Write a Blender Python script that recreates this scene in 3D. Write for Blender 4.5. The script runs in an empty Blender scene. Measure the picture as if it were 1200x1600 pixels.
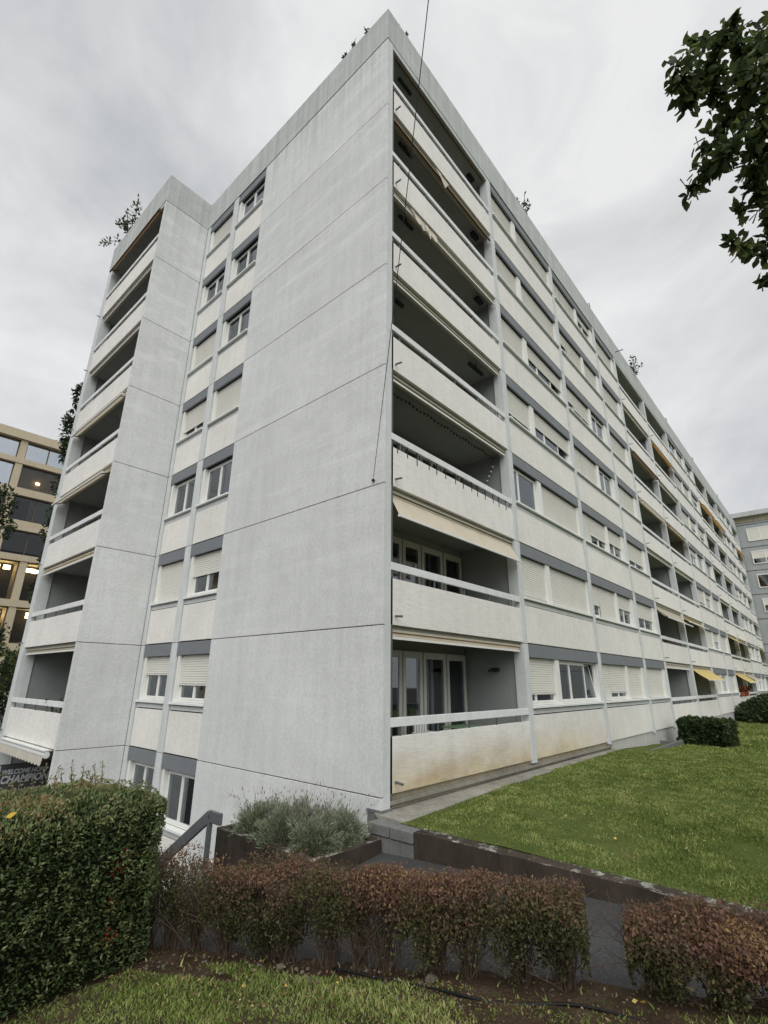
import bpy, bmesh, math, random
import numpy as np
from mathutils import Vector, Matrix
random.seed(7)
RNG = np.random.default_rng(11)
SC = bpy.context.scene
COL = SC.collection
R = math.radians

# ------------------------------------------------------------------ camera, sky, sun, exposure
cam_d = bpy.data.cameras.new('camera')
cam = bpy.data.objects.new('camera', cam_d); COL.objects.link(cam)
cr = Vector((0.66007582, -0.75115366, 0.00825163)); cu = Vector((-0.24796892, -0.20750735, 0.94628331)); cf = Vector((0.70909191, 0.62666488, 0.32323335))
m = Matrix((cr, cu, -cf)).transposed().to_4x4(); m.translation = (-6.8883, -6.0949, 1.8218)
cam.matrix_world = m
cam_d.sensor_fit = 'HORIZONTAL'; cam_d.sensor_width = 36; cam_d.lens = 36 * 773.33 / 1200
cam_d.clip_start = .05; cam_d.clip_end = 1500
SC.camera = cam

SUN_EL, SUN_AZ = 47, 222          # degrees; azimuth counter-clockwise from +X of the place the light comes from
SKY_STRENGTH = .1
w = bpy.data.worlds.new('World'); SC.world = w; w.use_nodes = True
nt = w.node_tree; nt.nodes.clear()
def wn(t, **k):
    n = nt.nodes.new(t)
    for a, b in k.items(): setattr(n, a, b)
    return n
wo = wn('ShaderNodeOutputWorld'); bg = wn('ShaderNodeBackground'); bg.inputs[1].default_value = SKY_STRENGTH
sky = wn('ShaderNodeTexSky', sky_type='NISHITA'); sky.sun_disc = False; sky.sun_elevation = R(SUN_EL); sky.sun_rotation = R(90 - SUN_AZ)
tc = wn('ShaderNodeTexCoord'); mp = wn('ShaderNodeMapping'); mp.inputs['Scale'].default_value = (1, 1, 1.5); mp.inputs['Location'].default_value = (14.855, 1.785, 4.861)
n1 = wn('ShaderNodeTexNoise'); n1.inputs['Scale'].default_value = 1.2; n1.inputs['Detail'].default_value = 7; n1.inputs['Roughness'].default_value = .56; n1.inputs['Distortion'].default_value = .5
rp = wn('ShaderNodeValToRGB'); e = rp.color_ramp.elements
e[0].position = .34; e[0].color = (.52, .54, .56, 1); e[1].position = .60; e[1].color = (.88, .88, .878, 1)
vm = wn('ShaderNodeVectorMath', operation='SCALE'); vm.inputs['Scale'].default_value = 5.95      # cloud luminance before the background strength
mx = wn('ShaderNodeMix', data_type='RGBA'); mx.inputs[0].default_value = .95
nt.links.new(tc.outputs['Generated'], mp.inputs[0]); nt.links.new(mp.outputs[0], n1.inputs['Vector']); nt.links.new(n1.outputs['Fac'], rp.inputs[0])
n2 = wn('ShaderNodeTexNoise'); n2.inputs['Scale'].default_value = 4.2; n2.inputs['Detail'].default_value = 6; n2.inputs['Roughness'].default_value = .6; n2.inputs['Distortion'].default_value = .8
rp2 = wn('ShaderNodeValToRGB'); e2 = rp2.color_ramp.elements; e2[0].position = .32; e2[0].color = (.89, .895, .90, 1); e2[1].position = .62; e2[1].color = (1.03, 1.03, 1.03, 1)
m2 = wn('ShaderNodeMix', data_type='RGBA', blend_type='MULTIPLY'); m2.inputs[0].default_value = 1
nt.links.new(mp.outputs[0], n2.inputs['Vector']); nt.links.new(n2.outputs['Fac'], rp2.inputs[0]); nt.links.new(rp.outputs[0], m2.inputs[6]); nt.links.new(rp2.outputs[0], m2.inputs[7])
nt.links.new(m2.outputs[2], vm.inputs[0]); nt.links.new(sky.outputs[0], mx.inputs[6]); nt.links.new(vm.outputs[0], mx.inputs[7])
nt.links.new(mx.outputs[2], bg.inputs[0]); nt.links.new(bg.outputs[0], wo.inputs[0])

sun_d = bpy.data.lights.new('sun', 'SUN'); sun_d.energy = 1.5; sun_d.angle = R(65); sun_d.color = (1, .985, .965)
sun = bpy.data.objects.new('sun', sun_d); COL.objects.link(sun)
sv = Vector((math.cos(R(SUN_EL)) * math.cos(R(SUN_AZ)), math.cos(R(SUN_EL)) * math.sin(R(SUN_AZ)), math.sin(R(SUN_EL))))
sun.rotation_euler = sv.to_track_quat('Z', 'Y').to_euler()
vs = SC.view_settings; vs.view_transform = 'Standard'; vs.look = 'None'; vs.exposure = 0.68; vs.gamma = 1; vs.use_curve_mapping = False
SC.cycles.max_bounces = 6; SC.cycles.transparent_max_bounces = 12

# ------------------------------------------------------------------ materials
def srgb(r, g, b):
    f = lambda c: c / 12.92 if c <= .04045 else ((c + .055) / 1.055) ** 2.4
    return (f(r / 255), f(g / 255), f(b / 255), 1)
class NT:
    def __init__(s, name):
        s.m = bpy.data.materials.new(name); s.m.use_nodes = True; s.t = s.m.node_tree; s.t.nodes.clear()
        s.out = s.n('ShaderNodeOutputMaterial')
    def n(s, t, ins=None, **k):
        n = s.t.nodes.new(t)
        for a, b in k.items(): setattr(n, a, b)
        for a, b in (ins or {}).items():
            if isinstance(b, bpy.types.NodeSocket): s.t.links.new(b, n.inputs[a])
            else: n.inputs[a].default_value = b
        return n
    def pos(s): return s.n('ShaderNodeNewGeometry').outputs['Position']
    def noise(s, scale, detail=3, vec=None, rough=.5, stretch=None):
        v = vec or s.pos()
        if stretch: v = s.n('ShaderNodeVectorMath', {0: v, 1: stretch}, operation='MULTIPLY').outputs[0]
        return s.n('ShaderNodeTexNoise', {'Vector': v, 'Scale': scale, 'Detail': detail, 'Roughness': rough}).outputs['Fac']
    def ramp(s, fac, *st):
        n = s.n('ShaderNodeValToRGB', {0: fac}); el = n.color_ramp.elements
        while len(el) < len(st): el.new(.5)
        for q, (p, c) in zip(el, st): q.position = p; q.color = c if len(c) == 4 else (*c, 1)
        return n.outputs[0]
    def mix(s, fac, a, b, blend='MIX'):
        return s.n('ShaderNodeMix', {0: fac, 6: a, 7: b}, data_type='RGBA', blend_type=blend).outputs[2]
    def math(s, op, a, b=0.0, clamp=False): return s.n('ShaderNodeMath', {0: a, 1: b}, operation=op, use_clamp=clamp).outputs[0]
    def mrange(s, v, a, b, c, d): return s.n('ShaderNodeMapRange', {0: v, 1: a, 2: b, 3: c, 4: d}).outputs[0]
    def done(s, col, rough=.8, bump=None, bstr=.3, bdist=.01, spec=.3, trans=0, metal=0):
        p = s.n('ShaderNodeBsdfPrincipled', {'Base Color': col, 'Roughness': rough, 'Specular IOR Level': spec, 'Metallic': metal})
        if bump is not None:
            b = s.n('ShaderNodeBump', {'Height': bump, 'Strength': bstr, 'Distance': bdist}); s.t.links.new(b.outputs[0], p.inputs['Normal'])
        sh = p.outputs[0]
        if trans:
            tr = s.n('ShaderNodeBsdfTranslucent', {'Color': col}); sh = s.n('ShaderNodeMixShader', {0: trans, 1: sh, 2: tr.outputs[0]}).outputs[0]
        s.t.links.new(sh, s.out.inputs[0]); return s.m
def c4(c, k=1): return (c[0] * k, c[1] * k, c[2] * k, 1)
def grey(k): return (k, k, k, 1)

def stucco(name, col, mott=.12, streak=.1, fine=.10, bump=.35, stain=False, brush=False, weather=0):
    t = NT(name)
    big = t.noise(.55, 5); mid = t.noise(2.6, 6, rough=.62); st = t.noise(1, 5, stretch=(5, 5, .35), rough=.6); fi = t.noise(55, 3); gr = t.noise(16, 4, rough=.65)
    c = t.mix(t.mrange(big, .35, .68, 0, 1), c4(col, 1 - mott), c4(col, 1 + mott * .5))
    c = t.mix(1, c, t.ramp(st, (.3, grey(1 - streak)), (.62, grey(1))), 'MULTIPLY')
    c = t.mix(1, c, t.ramp(mid, (.3, grey(1 - streak)), (.6, grey(1.0))), 'MULTIPLY')
    c = t.mix(1, c, t.ramp(gr, (.3, grey(1 - fine * 1.3)), (.7, grey(1.0))), 'MULTIPLY')
    c = t.mix(1, c, t.ramp(fi, (.25, grey(1 - fine)), (.75, grey(1.0))), 'MULTIPLY')
    sep = t.n('ShaderNodeSeparateXYZ', {0: t.pos()})
    if weather:
        c = t.mix(1, c, t.ramp(t.n('ShaderNodeObjectInfo').outputs['Random'], (0, grey(.945)), (1, grey(1))), 'MULTIPLY')
        fz = t.math('FRACT', t.math('DIVIDE', t.math('ADD', sep.outputs[2], 8.4), 2.8))
        drip = t.math('MULTIPLY', t.mrange(fz, .72, 1, 0, 1), t.mrange(t.noise(1, 4, stretch=(9, 9, .1), rough=.6), .48, .66, 0, 1)); c = t.mix(t.math('MULTIPLY', drip, .22), c, c4(col, .62))
    if weather:      # diagonal trowel sweeps and grime that runs down from the roof edge
        rot = t.n('ShaderNodeMapping', {'Vector': t.pos(), 'Rotation': (R(38), 0, 0), 'Scale': (.7, .22, 2.6)})
        sw = t.noise(1.3, 5, vec=rot.outputs[0], rough=.6)
        hi = t.mrange(sep.outputs[2], 2, 16, .3, 1)
        c = t.mix(t.math('MULTIPLY', t.mrange(sw, .52, .70, 0, .26), hi), c, c4(col, 1.22))
        c = t.mix(t.math('MULTIPLY', t.mrange(sw, .47, .32, 0, .2), hi), c, c4(col, .72))
        run = t.noise(1, 5, stretch=(7, 7, .12), rough=.65)
        top = t.mrange(sep.outputs[2], 17.2, 20.9, 0, weather)
        c = t.mix(t.math('MULTIPLY', t.mrange(run, .42, .62, 0, 1), top), c, c4(col, .50))
        pt = t.noise(.9, 4, rough=.7, stretch=(1, 1, .6))
        c = t.mix(t.math('MULTIPLY', t.mrange(pt, .60, .70, 0, .22), t.mrange(sep.outputs[2], 3, 6, 0, 1)), c, c4(col, .62))
    if stain:        # ochre algae creeping up from the ground on the first two bays
        zz = t.math('ADD', sep.outputs[2], t.math('MULTIPLY', t.noise(1.1, 6, rough=.6, stretch=(1, 1, 2)), -1.0))
        f = t.mrange(zz, .28, -.55, 0, 1); f = t.math('MULTIPLY', f, t.mrange(sep.outputs[0], 7, 13, 1, 0)); f = t.math('MULTIPLY', f, t.mrange(sep.outputs[0], .1, .2, 0, 1))
        k = t.noise(.8, 5, rough=.6, stretch=(1, 1, 1.6))
        sc_ = t.ramp(k, (.38, c4(srgb(206, 188, 142))), (.62, c4(srgb(172, 146, 98))))
        c = t.mix(t.math('MULTIPLY', f, .8), c, sc_)
    if brush:
        bz = t.noise(1, 5, stretch=(3, 3, 46), rough=.6)
        c = t.mix(1, c, t.ramp(bz, (.3, grey(.86)), (.6, grey(1))), 'MULTIPLY')
        fi = t.math('ADD', fi, t.math('MULTIPLY', bz, 1.5))
    hgt = t.math('ADD', fi, t.math('MULTIPLY', t.noise(140, 2), .6))
    return t.done(c, .93, hgt, bump, .006, spec=.15)
def plain(name, col, rough=.6, var=.12, scale=4, spec=.3, metal=0, bump=0):
    t = NT(name); n = t.noise(scale, 5, rough=.6)
    c = t.mix(1, c4(col), t.ramp(n, (.3, grey(1 - var)), (.7, grey(1))), 'MULTIPLY')
    return t.done(c, rough, t.noise(scale * 14, 3) if bump else None, bump, .004, spec, metal=metal)
def leafmat(name, *stops, rough=.6, trans=.25, spec=.25):
    t = NT(name); a = t.n('ShaderNodeAttribute', attribute_name='tint')
    c = t.ramp(a.outputs['Fac'], *stops)
    return t.done(c, rough, spec=spec, trans=trans)

M = {}
M['end_wall'] = stucco('painted_end_wall', srgb(231, 233, 231), .06, .07, .14, bump=.6, weather=.8)
M['end_wall_low'] = M['end_wall']
M['fascia'] = stucco('roof_fascia_render', srgb(204, 208, 204), .06, .08, .10, weather=.5)
M['pilaster'] = stucco('grey_pilaster_render', srgb(216, 220, 218), .05, .08, .08)
M['panel'] = stucco('cream_panel_render', srgb(243, 241, 233), .06, .06, .12, stain=True, bump=.5)
M['parapet'] = stucco('brushed_balcony_render', srgb(243, 241, 234), .05, .06, .06, stain=True, brush=True, bump=.5)
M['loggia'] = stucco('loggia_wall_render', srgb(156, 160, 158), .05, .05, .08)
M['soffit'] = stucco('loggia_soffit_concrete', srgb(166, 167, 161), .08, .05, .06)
M['plinth'] = stucco('ochre_plinth', srgb(186, 176, 152), .14, .18, .14)
M['plinth_grey'] = stucco('light_plinth', srgb(196, 196, 190), .06, .1, .1)
M['concrete'] = stucco('grey_concrete', srgb(128, 129, 126), .18, .15, .15, bump=.6)
M['rail'] = stucco('grey_rail_concrete', srgb(234, 236, 234), .05, .09, .08)
M['joint'] = plain('dark_joint', srgb(44, 46, 48), .95, .1)
M['lintel'] = plain('slate_grey_blind_box', srgb(120, 124, 127), .55, .10, 2)
M['frame'] = plain('white_window_frame', srgb(226, 226, 220), .45, .05, 3)
M['frame_dim'] = plain('beige_door_frame', srgb(200, 199, 190), .5, .08, 3)
M['sill'] = plain('white_sill', srgb(226, 228, 224), .5, .08, 3)
M['shutter'] = plain('roller_shutter', srgb(214, 212, 202), .55, .07, 1.5)
M['metal'] = plain('galvanised_metal', srgb(120, 124, 126), .45, .2, 8, metal=.5)
M['dark_metal'] = plain('dark_metal', srgb(42, 43, 45), .5, .2, 6)
M['rubber'] = plain('black_hose', srgb(24, 24, 26), .5, .2, 6)
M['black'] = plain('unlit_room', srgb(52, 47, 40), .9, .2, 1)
M['white_plastic'] = plain('white_plastic', srgb(225, 226, 222), .35, .05)
M['green_plastic'] = plain('green_table_top', srgb(122, 150, 118), .4, .08)
M['terracotta'] = plain('terracotta', srgb(150, 84, 56), .8, .2, 12)
M['red_flower'] = plain('red_petals', srgb(170, 40, 34), .7, .3, 20)
M['banner'] = plain('grey_banner', srgb(74, 75, 78), .7, .15, 2)
M['lettering'] = plain('pale_lettering', srgb(186, 190, 192), .7, .05)
M['bark'] = plain('bark', srgb(78, 68, 58), .95, .4, 9, bump=.8)
M['stem'] = plain('hedge_stem', srgb(92, 78, 66), .9, .4, 14)
M['soil'] = None
def curtain_mat():
    t = NT('net_curtain'); v = t.noise(1, 3, stretch=(9, 9, .2)); return t.done(t.ramp(v, (.35, c4(srgb(140, 142, 140))), (.65, c4(srgb(214, 214, 208)))), .9, trans=.3)
M['curtain'] = curtain_mat()
def glass_mat(name, tint, base_refl=.06, rough=.02):
    t = NT(name)
    fr = t.n('ShaderNodeFresnel', {'IOR': 1.5}).outputs[0]; f = t.math('ADD', fr, base_refl, True)
    tr = t.n('ShaderNodeBsdfTransparent', {'Color': tint}); gl = t.n('ShaderNodeBsdfGlossy', {'Color': (.9, .95, 1, 1), 'Roughness': rough})
    sh = t.n('ShaderNodeMixShader', {0: f, 1: tr.outputs[0], 2: gl.outputs[0]}); t.t.links.new(sh.outputs[0], t.out.inputs[0]); return t.m
M['glass'] = glass_mat('window_glass', (.80, .83, .82, 1), .12)
M['glass_coated'] = glass_mat('coated_glass', (.7, .72, .74, 1), .55)
M['glass_office'] = glass_mat('office_glass', (.80, .80, .78, 1), .0)
def fabric(name, c1, c2, stripe=0, trans=.35, dirt=.3):
    t = NT(name); n = t.noise(2.2, 5, rough=.65); c = t.mix(t.mrange(n, .45, .75, 0, dirt), c4(c1), c4(c2))
    if stripe:
        wv = t.n('ShaderNodeTexWave', {'Vector': t.pos(), 'Scale': stripe}, bands_direction='X'); c = t.mix(t.math('MULTIPLY', wv.outputs['Fac'], .3), c, c4(c2))
    return t.done(c, .9, t.noise(3, 3), .15, .03, trans=trans, spec=.1)
M['cream'] = fabric('cream_awning_cloth', srgb(232, 222, 200), srgb(190, 168, 128))
M['beige'] = fabric('weathered_beige_cloth', srgb(204, 198, 180), srgb(158, 148, 122))
M['yellow'] = fabric('yellow_striped_cloth', srgb(222, 198, 120), srgb(236, 226, 190), 3.0)
M['orange'] = fabric('orange_cloth', srgb(188, 146, 88), srgb(160, 118, 66), 0, .4)
M['brown'] = fabric('brown_rolled_cloth', srgb(128, 108, 86), srgb(98, 80, 62))
M['white_cloth'] = fabric('white_torn_cloth', srgb(228, 222, 208), srgb(196, 184, 160), dirt=.4)

# ------------------------------------------------------------------ mesh builder
class MB:
    def __init__(s, T=None, flip=False): s.v = []; s.f = []; s.T = T or (lambda u, d, z: (u, d, z)); s.flip = flip
    def add(s, vs, fs):
        o = len(s.v); s.v += [s.T(*p) for p in vs]
        s.f += [tuple(o + i for i in (reversed(f) if s.flip else f)) for f in fs]; return s
    def box(s, a0, a1, b0, b1, c0, c1, fn=None):
        vs = [(a0, b0, c0), (a1, b0, c0), (a1, b1, c0), (a0, b1, c0), (a0, b0, c1), (a1, b0, c1), (a1, b1, c1), (a0, b1, c1)]
        if fn: vs = [fn(*p) for p in vs]
        return s.add(vs, [(3, 2, 1, 0), (4, 5, 6, 7), (0, 1, 5, 4), (1, 2, 6, 5), (2, 3, 7, 6), (3, 0, 4, 7)])
    def tube(s, p, q, r, r2=None, n=8, caps=True):
        p = Vector(p); q = Vector(q); r2 = r if r2 is None else r2; d = (q - p).normalized()
        a = d.orthogonal().normalized(); b = d.cross(a); vs = []
        for c, rr in ((p, r), (q, r2)):
            for i in range(n):
                t = 2 * math.pi * i / n; vs.append(tuple(c + a * (rr * math.cos(t)) + b * (rr * math.sin(t))))
        fs = [(i, (i + 1) % n, n + (i + 1) % n, n + i) for i in range(n)]
        if caps: fs += [tuple(range(n - 1, -1, -1)), tuple(range(n, 2 * n))]
        return s.add(vs, fs)
    def path(s, pts, r, n=6, r1=None):
        for i in range(len(pts) - 1):
            k0 = i / (len(pts) - 1); k1 = (i + 1) / (len(pts) - 1); e_ = r if r1 is None else r1
            s.tube(pts[i], pts[i + 1], r + (e_ - r) * k0, r + (e_ - r) * k1, n, caps=(i in (0, len(pts) - 2)))
        return s
    def ball(s, c, r, seg=8, rings=5, sq=(1, 1, 1)):
        vs = [(c[0], c[1], c[2] - r * sq[2])]; fs = []
        for i in range(1, rings):
            ph = math.pi * i / rings
            for j in range(seg):
                t = 2 * math.pi * j / seg; vs.append((c[0] + r * sq[0] * math.sin(ph) * math.cos(t), c[1] + r * sq[1] * math.sin(ph) * math.sin(t), c[2] - r * sq[2] * math.cos(ph)))
        vs.append((c[0], c[1], c[2] + r * sq[2])); top = len(vs) - 1
        for j in range(seg): fs.append((0, 1 + (j + 1) % seg, 1 + j)); fs.append((top, 1 + (rings - 2) * seg + j, 1 + (rings - 2) * seg + (j + 1) % seg))
        for i in range(rings - 2):
            for j in range(seg): fs.append((1 + i * seg + j, 1 + i * seg + (j + 1) % seg, 1 + (i + 1) * seg + (j + 1) % seg, 1 + (i + 1) * seg + j))
        return s.add(vs, fs)
    def quad(s, *p): return s.add(list(p), [tuple(range(len(p)))])
    def build(s, name, mat, parent=None, bevel=0, smooth=False, label=None, kind=None):
        me = bpy.data.meshes.new(name); o = root_loc(parent)
        me.from_pydata([(p[0] - o[0], p[1] - o[1], p[2] - o[2]) for p in s.v], [], s.f); me.materials.append(mat)
        return link(name, me, parent, bevel, smooth, label, kind)
def root_loc(o):
    v = Vector((0, 0, 0))
    while o is not None: v = v + o.location; o = o.parent
    return v
def link(name, me, parent=None, bevel=0, smooth=False, label=None, kind=None):
    o = bpy.data.objects.new(name, me); COL.objects.link(o)
    if parent is not None: o.parent = parent
    if bevel: b = o.modifiers.new('bevel', 'BEVEL'); b.width = bevel; b.segments = 2; b.limit_method = 'ANGLE'
    if smooth: me.polygons.foreach_set('use_smooth', [True] * len(me.polygons))
    if label: o['label'] = label
    if kind: o['kind'] = kind
    return o
def thing(name, label, cat, loc=(0, 0, 0), group=None):
    o = bpy.data.objects.new(name, None); COL.objects.link(o); o.location = loc; o.empty_display_size = .3
    o['label'] = label; o['category'] = cat
    if group: o['group'] = group
    return o
def tag(o, label, cat, group=None):
    o['label'] = label; o['category'] = cat
    if group: o['group'] = group
    return o
def struct(o): o['kind'] = 'structure'; return o

def np_mesh(name, V, F, mat, parent=None, tint=None, kind=None, label=None):
    """V (n,3), F (m,k) arrays -> one mesh object, fast."""
    me = bpy.data.meshes.new(name); o = np.array(root_loc(parent)); V = V - o
    k = F.shape[1]; me.vertices.add(len(V)); me.vertices.foreach_set('co', V.astype(np.float32).ravel())
    me.loops.add(F.size); me.loops.foreach_set('vertex_index', F.astype(np.int32).ravel())
    me.polygons.add(len(F)); me.polygons.foreach_set('loop_start', np.arange(0, F.size, k, dtype=np.int32))
    if tint is not None:
        a = me.attributes.new('tint', 'FLOAT', 'FACE'); a.data.foreach_set('value', tint.astype(np.float32))
    me.materials.append(mat); me.update(calc_edges=True)
    return link(name, me, parent, label=label, kind=kind)
def unit(v): return v / np.maximum(np.linalg.norm(v, axis=1, keepdims=True), 1e-9)
def leaves(P, N, size, aspect=.5, fold=.2, droop=0.):
    """folded leaf of two triangles for every point: tip direction N"""
    n = len(P); N = unit(N); a = unit(np.cross(N, RNG.normal(size=(n, 3)))); b = np.cross(N, a); s = size[:, None]
    base = P - N * s * .5; tip = P + N * s * .5; mid = P - N * s * .08 + b * s * fold
    V = np.stack([base, mid + a * s * aspect * .5 - b * s * fold, tip, mid - a * s * aspect * .5 - b * s * fold, ], 1)
    V[:, 0] -= b * s * fold * .4; V[:, 2] -= b * s * (fold * .4 + droop)
    i = np.arange(n) * 4; F = np.concatenate([np.stack([i, i + 1, i + 2], 1), np.stack([i, i + 2, i + 3], 1)])
    return V.reshape(-1, 3), F
def leaf_obj(name, P, N, size, tint, mat, parent=None, kind=None, **k):
    V, F = leaves(P, N, size, **k); return np_mesh(name, V, F, mat, parent, np.concatenate([tint, tint]), kind)
def blades(name, P, H, W, lean, mat, tint, parent=None, kind=None, dirs=None):
    n = len(P); t = RNG.uniform(0, 2 * math.pi, n); d = np.stack([np.cos(t), np.sin(t), np.zeros(n)], 1)
    t2 = RNG.uniform(0, 2 * math.pi, n); q = np.stack([np.cos(t2), np.sin(t2), np.zeros(n)], 1) if dirs is None else dirs
    up = np.array([0, 0, 1.]); tip = P + up * H[:, None] + q * (lean * H)[:, None]; mid = P + up * (H * .55)[:, None] + q * (lean * H * .35)[:, None]
    V = np.stack([P - d * W[:, None] * .5, P + d * W[:, None] * .5, mid + d * W[:, None] * .42, tip, mid - d * W[:, None] * .42], 1)
    i = np.arange(n) * 5; F = np.concatenate([np.stack([i, i + 1, i + 2], 1), np.stack([i, i + 2, i + 4], 1), np.stack([i + 4, i + 2, i + 3], 1)])
    return np_mesh(name, V.reshape(-1, 3), F, mat, parent, np.concatenate([tint] * 3), kind)
def vnoise(P, freq, seed=0):
    """cheap smooth 3-D value noise, 0..1"""
    q = P * freq + seed * 17.3; i = np.floor(q).astype(np.int64); f = q - i; f = f * f * (3 - 2 * f); r = 0
    for dx in (0, 1):
        for dy in (0, 1):
            for dz in (0, 1):
                h = (i[:, 0] + dx) * 374761393 + (i[:, 1] + dy) * 668265263 + (i[:, 2] + dz) * 2147483647 + seed * 974711
                h = (h ^ (h >> 13)) * 1274126177; h = ((h ^ (h >> 16)) & 0xffff) / 65535.
                r = r + h * np.abs(1 - dx - f[:, 0]) * np.abs(1 - dy - f[:, 1]) * np.abs(1 - dz - f[:, 2])
    return r

# ------------------------------------------------------------------ ground
def g_fg(x, y): return -1.179 - .077 * x - .1387 * y           # bed and grass under the camera, falling towards the building
def g_path(x, y): return -.615 + .087 * (x + .3) - .05 * (y + .7)
def g_lawn(x, y): return np.interp(x, [-1, .1, 3, 7, 11, 19, 30, 70], [-.275, -.265, -.25, -.24, -.24, -.58, -.62, -.62]) - .012 * np.clip(-y - 3, 0, 40)
def sheet(name, x0, x1, y0, y1, nx, ny, zf, mat, keep=None, bump=0):
    X, Y = np.meshgrid(np.linspace(x0, x1, nx), np.linspace(y0, y1, ny)); Z = zf(X, Y) + 0 * X
    V = np.stack([X.ravel(), Y.ravel(), Z.ravel()], 1)
    if bump: V[:, 2] += (vnoise(V * [1, 1, 0], 1.3, 1) - .5) * bump + (vnoise(V * [1, 1, 0], 5, 2) - .5) * bump * .5
    i, j = np.meshgrid(np.arange(nx - 1), np.arange(ny - 1)); q = (j * nx + i).ravel(); F = np.stack([q, q + 1, q + nx + 1, q + nx], 1)
    if keep is not None: c = V[F].mean(1); F = F[keep(c[:, 0], c[:, 1])]
    return struct(np_mesh(name, V, F, mat))
def soil_mat():
    t = NT('damp_soil'); n = t.noise(3.5, 7, rough=.7); k = t.noise(38, 4, rough=.7)
    c = t.ramp(n, (.3, c4(srgb(50, 40, 32))), (.5, c4(srgb(72, 58, 46))), (.75, c4(srgb(94, 82, 66))))
    c = t.mix(t.mrange(k, .55, .75, 0, .5), c, c4(srgb(110, 98, 82)))
    return t.done(c, .95, k, .9, .03, spec=.1)
def turf_mat():
    t = NT('turf_base'); n = t.noise(1.2, 6, rough=.65); k = t.noise(30, 4, rough=.7)
    c = t.ramp(n, (.3, c4(srgb(72, 88, 40))), (.58, c4(srgb(92, 104, 54))), (.78, c4(srgb(110, 104, 68))))
    c = t.mix(t.mrange(k, .48, .70, 0, .6), c, c4(srgb(58, 48, 34)))
    return t.done(c, .95, k, .8, .04, spec=.1)
def asphalt_mat():
    t = NT('asphalt'); v = t.n('ShaderNodeTexVoronoi', {'Vector': t.pos(), 'Scale': 190}).outputs['Color']; b = t.n('ShaderNodeSeparateColor', {0: v}).outputs[0]
    c = t.ramp(b, (.2, c4(srgb(60, 60, 61))), (.9, c4(srgb(82, 82, 82))), (1, c4(srgb(122, 120, 116))))
    c = t.mix(1, c, t.ramp(t.noise(1.5, 5), (.3, grey(.72)), (.7, grey(1))), 'MULTIPLY')
    return t.done(c, .85, b, .5, .008, spec=.3)
M['soil'] = soil_mat(); M['turf'] = turf_mat(); M['asphalt'] = asphalt_mat()
M['grass'] = leafmat('grass_blades', (0, c4(srgb(88, 106, 46))), (.45, c4(srgb(124, 140, 72))), (.75, c4(srgb(156, 164, 100))), (1, c4(srgb(182, 170, 118))), trans=.3)

struct(sheet('ground', -300, 300, -300, 300, 2, 2, lambda x, y: -3.0, M['asphalt']))
BA, BB = np.array([-4.1, 1.6]), np.array([-.75, -8.1])          # line between the planted bed and the path
bd = (BB - BA) / np.linalg.norm(BB - BA); bn = np.array([-bd[1], bd[0]])   # bn points to the path
def side(x, y): return (x - BA[0]) * bn[0] + (y - BA[1]) * bn[1]
sheet('garden_bed', -16, 2, -16, 2.2, 130, 130, g_fg, M['soil'], lambda x, y: (side(x, y) < .05) & (y < 2.1), bump=.05)
sheet('path', -5, -.2, -14, .95, 60, 120, g_path, M['asphalt'], lambda x, y: side(x, y) > -.12)
sheet('lawn', -.075, 70, -30, 0.2, 180, 90, g_lawn, M['turf'], lambda x, y: (y < np.interp(x, [-.3, .05, 3, 6, 11.5, 12], [-.50, -.45, -.31, -.23, -.13, .3])), bump=.04)
struct(MB().box(-.3, 70, -30, -29.9, -3, -.8).build('lawn_bank', M['soil']))
sheet('street', -60, 60, 34, 49, 2, 2, lambda x, y: -.75, M['asphalt'])
struct(MB().box(-60, 60, 33.4, 34, -3, -.7).build('street_kerb', M['concrete']))
# steps that go down beside the planter
st = MB()
for k in range(12):
    z1 = -.86 - .175 * k; st.box(-3.9, -2.36, .96 + .29 * k, 1.24 + .29 * k, -3, z1)
struct(st.build('steps', M['concrete']))
# concrete gutter strip along the foot of the facade
M['gutter'] = stucco('pale_gutter_concrete', srgb(168, 165, 154), .2, .2, .2, bump=.7)
gx = [-.06, 1.5, 3, 6, 9, 11.6]; ge = [-.52, -.43, -.36, -.28, -.22, -.17]; mb = MB()
for i in range(5):
    a, b, ya, yb = gx[i], gx[i + 1], ge[i], ge[i + 1]; za, zb_ = float(g_lawn(a, 0)) + .015, float(g_lawn(b, 0)) + .015
    mb.add([(a, ya, za), (b, yb, zb_), (b, .0, zb_ + .03), (a, .0, za + .03), (a, ya, -.6), (b, yb, -.6), (b, .1, zb_ + .03), (a, .1, za + .03)], [(0, 1, 2, 3), (4, 5, 1, 0), (3, 2, 6, 7)] + ([(0, 3, 7, 4)] if i == 0 else []))
struct(mb.build('gutter_strip', M['gutter']))

# ------------------------------------------------------------------ the apartment block
AB = thing('apartment_block', 'long eight storey apartment block with pale grey end wall, cream panels and stacked balconies', 'building', (0, 0, -3))
FR = lambda u, d, z: (u, d, z)                  # long facade: plane y = 0
FE = lambda u, d, z: (d, u, z)                  # end wall: plane x = 0
FW = lambda u, d, z: (d - 1.785, u, z)          # wing front: plane x = -1.785
def fb(face): return MB({'R': FR, 'E': FE, 'W': FW}[face], face in 'EW')
ST = 2.8
def P(mb, name, mat, parent=AB, **k): return mb.build(name, M[mat] if isinstance(mat, str) else mat, parent, **k)

PC = [5.70, 11.18, 16.55, 19.95, 25.72, 31.55, 37.2, 40.6, 46.05, 51.7, 57.4, 60.8, 65.9]
PW = .13
XE = 66.0
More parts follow.
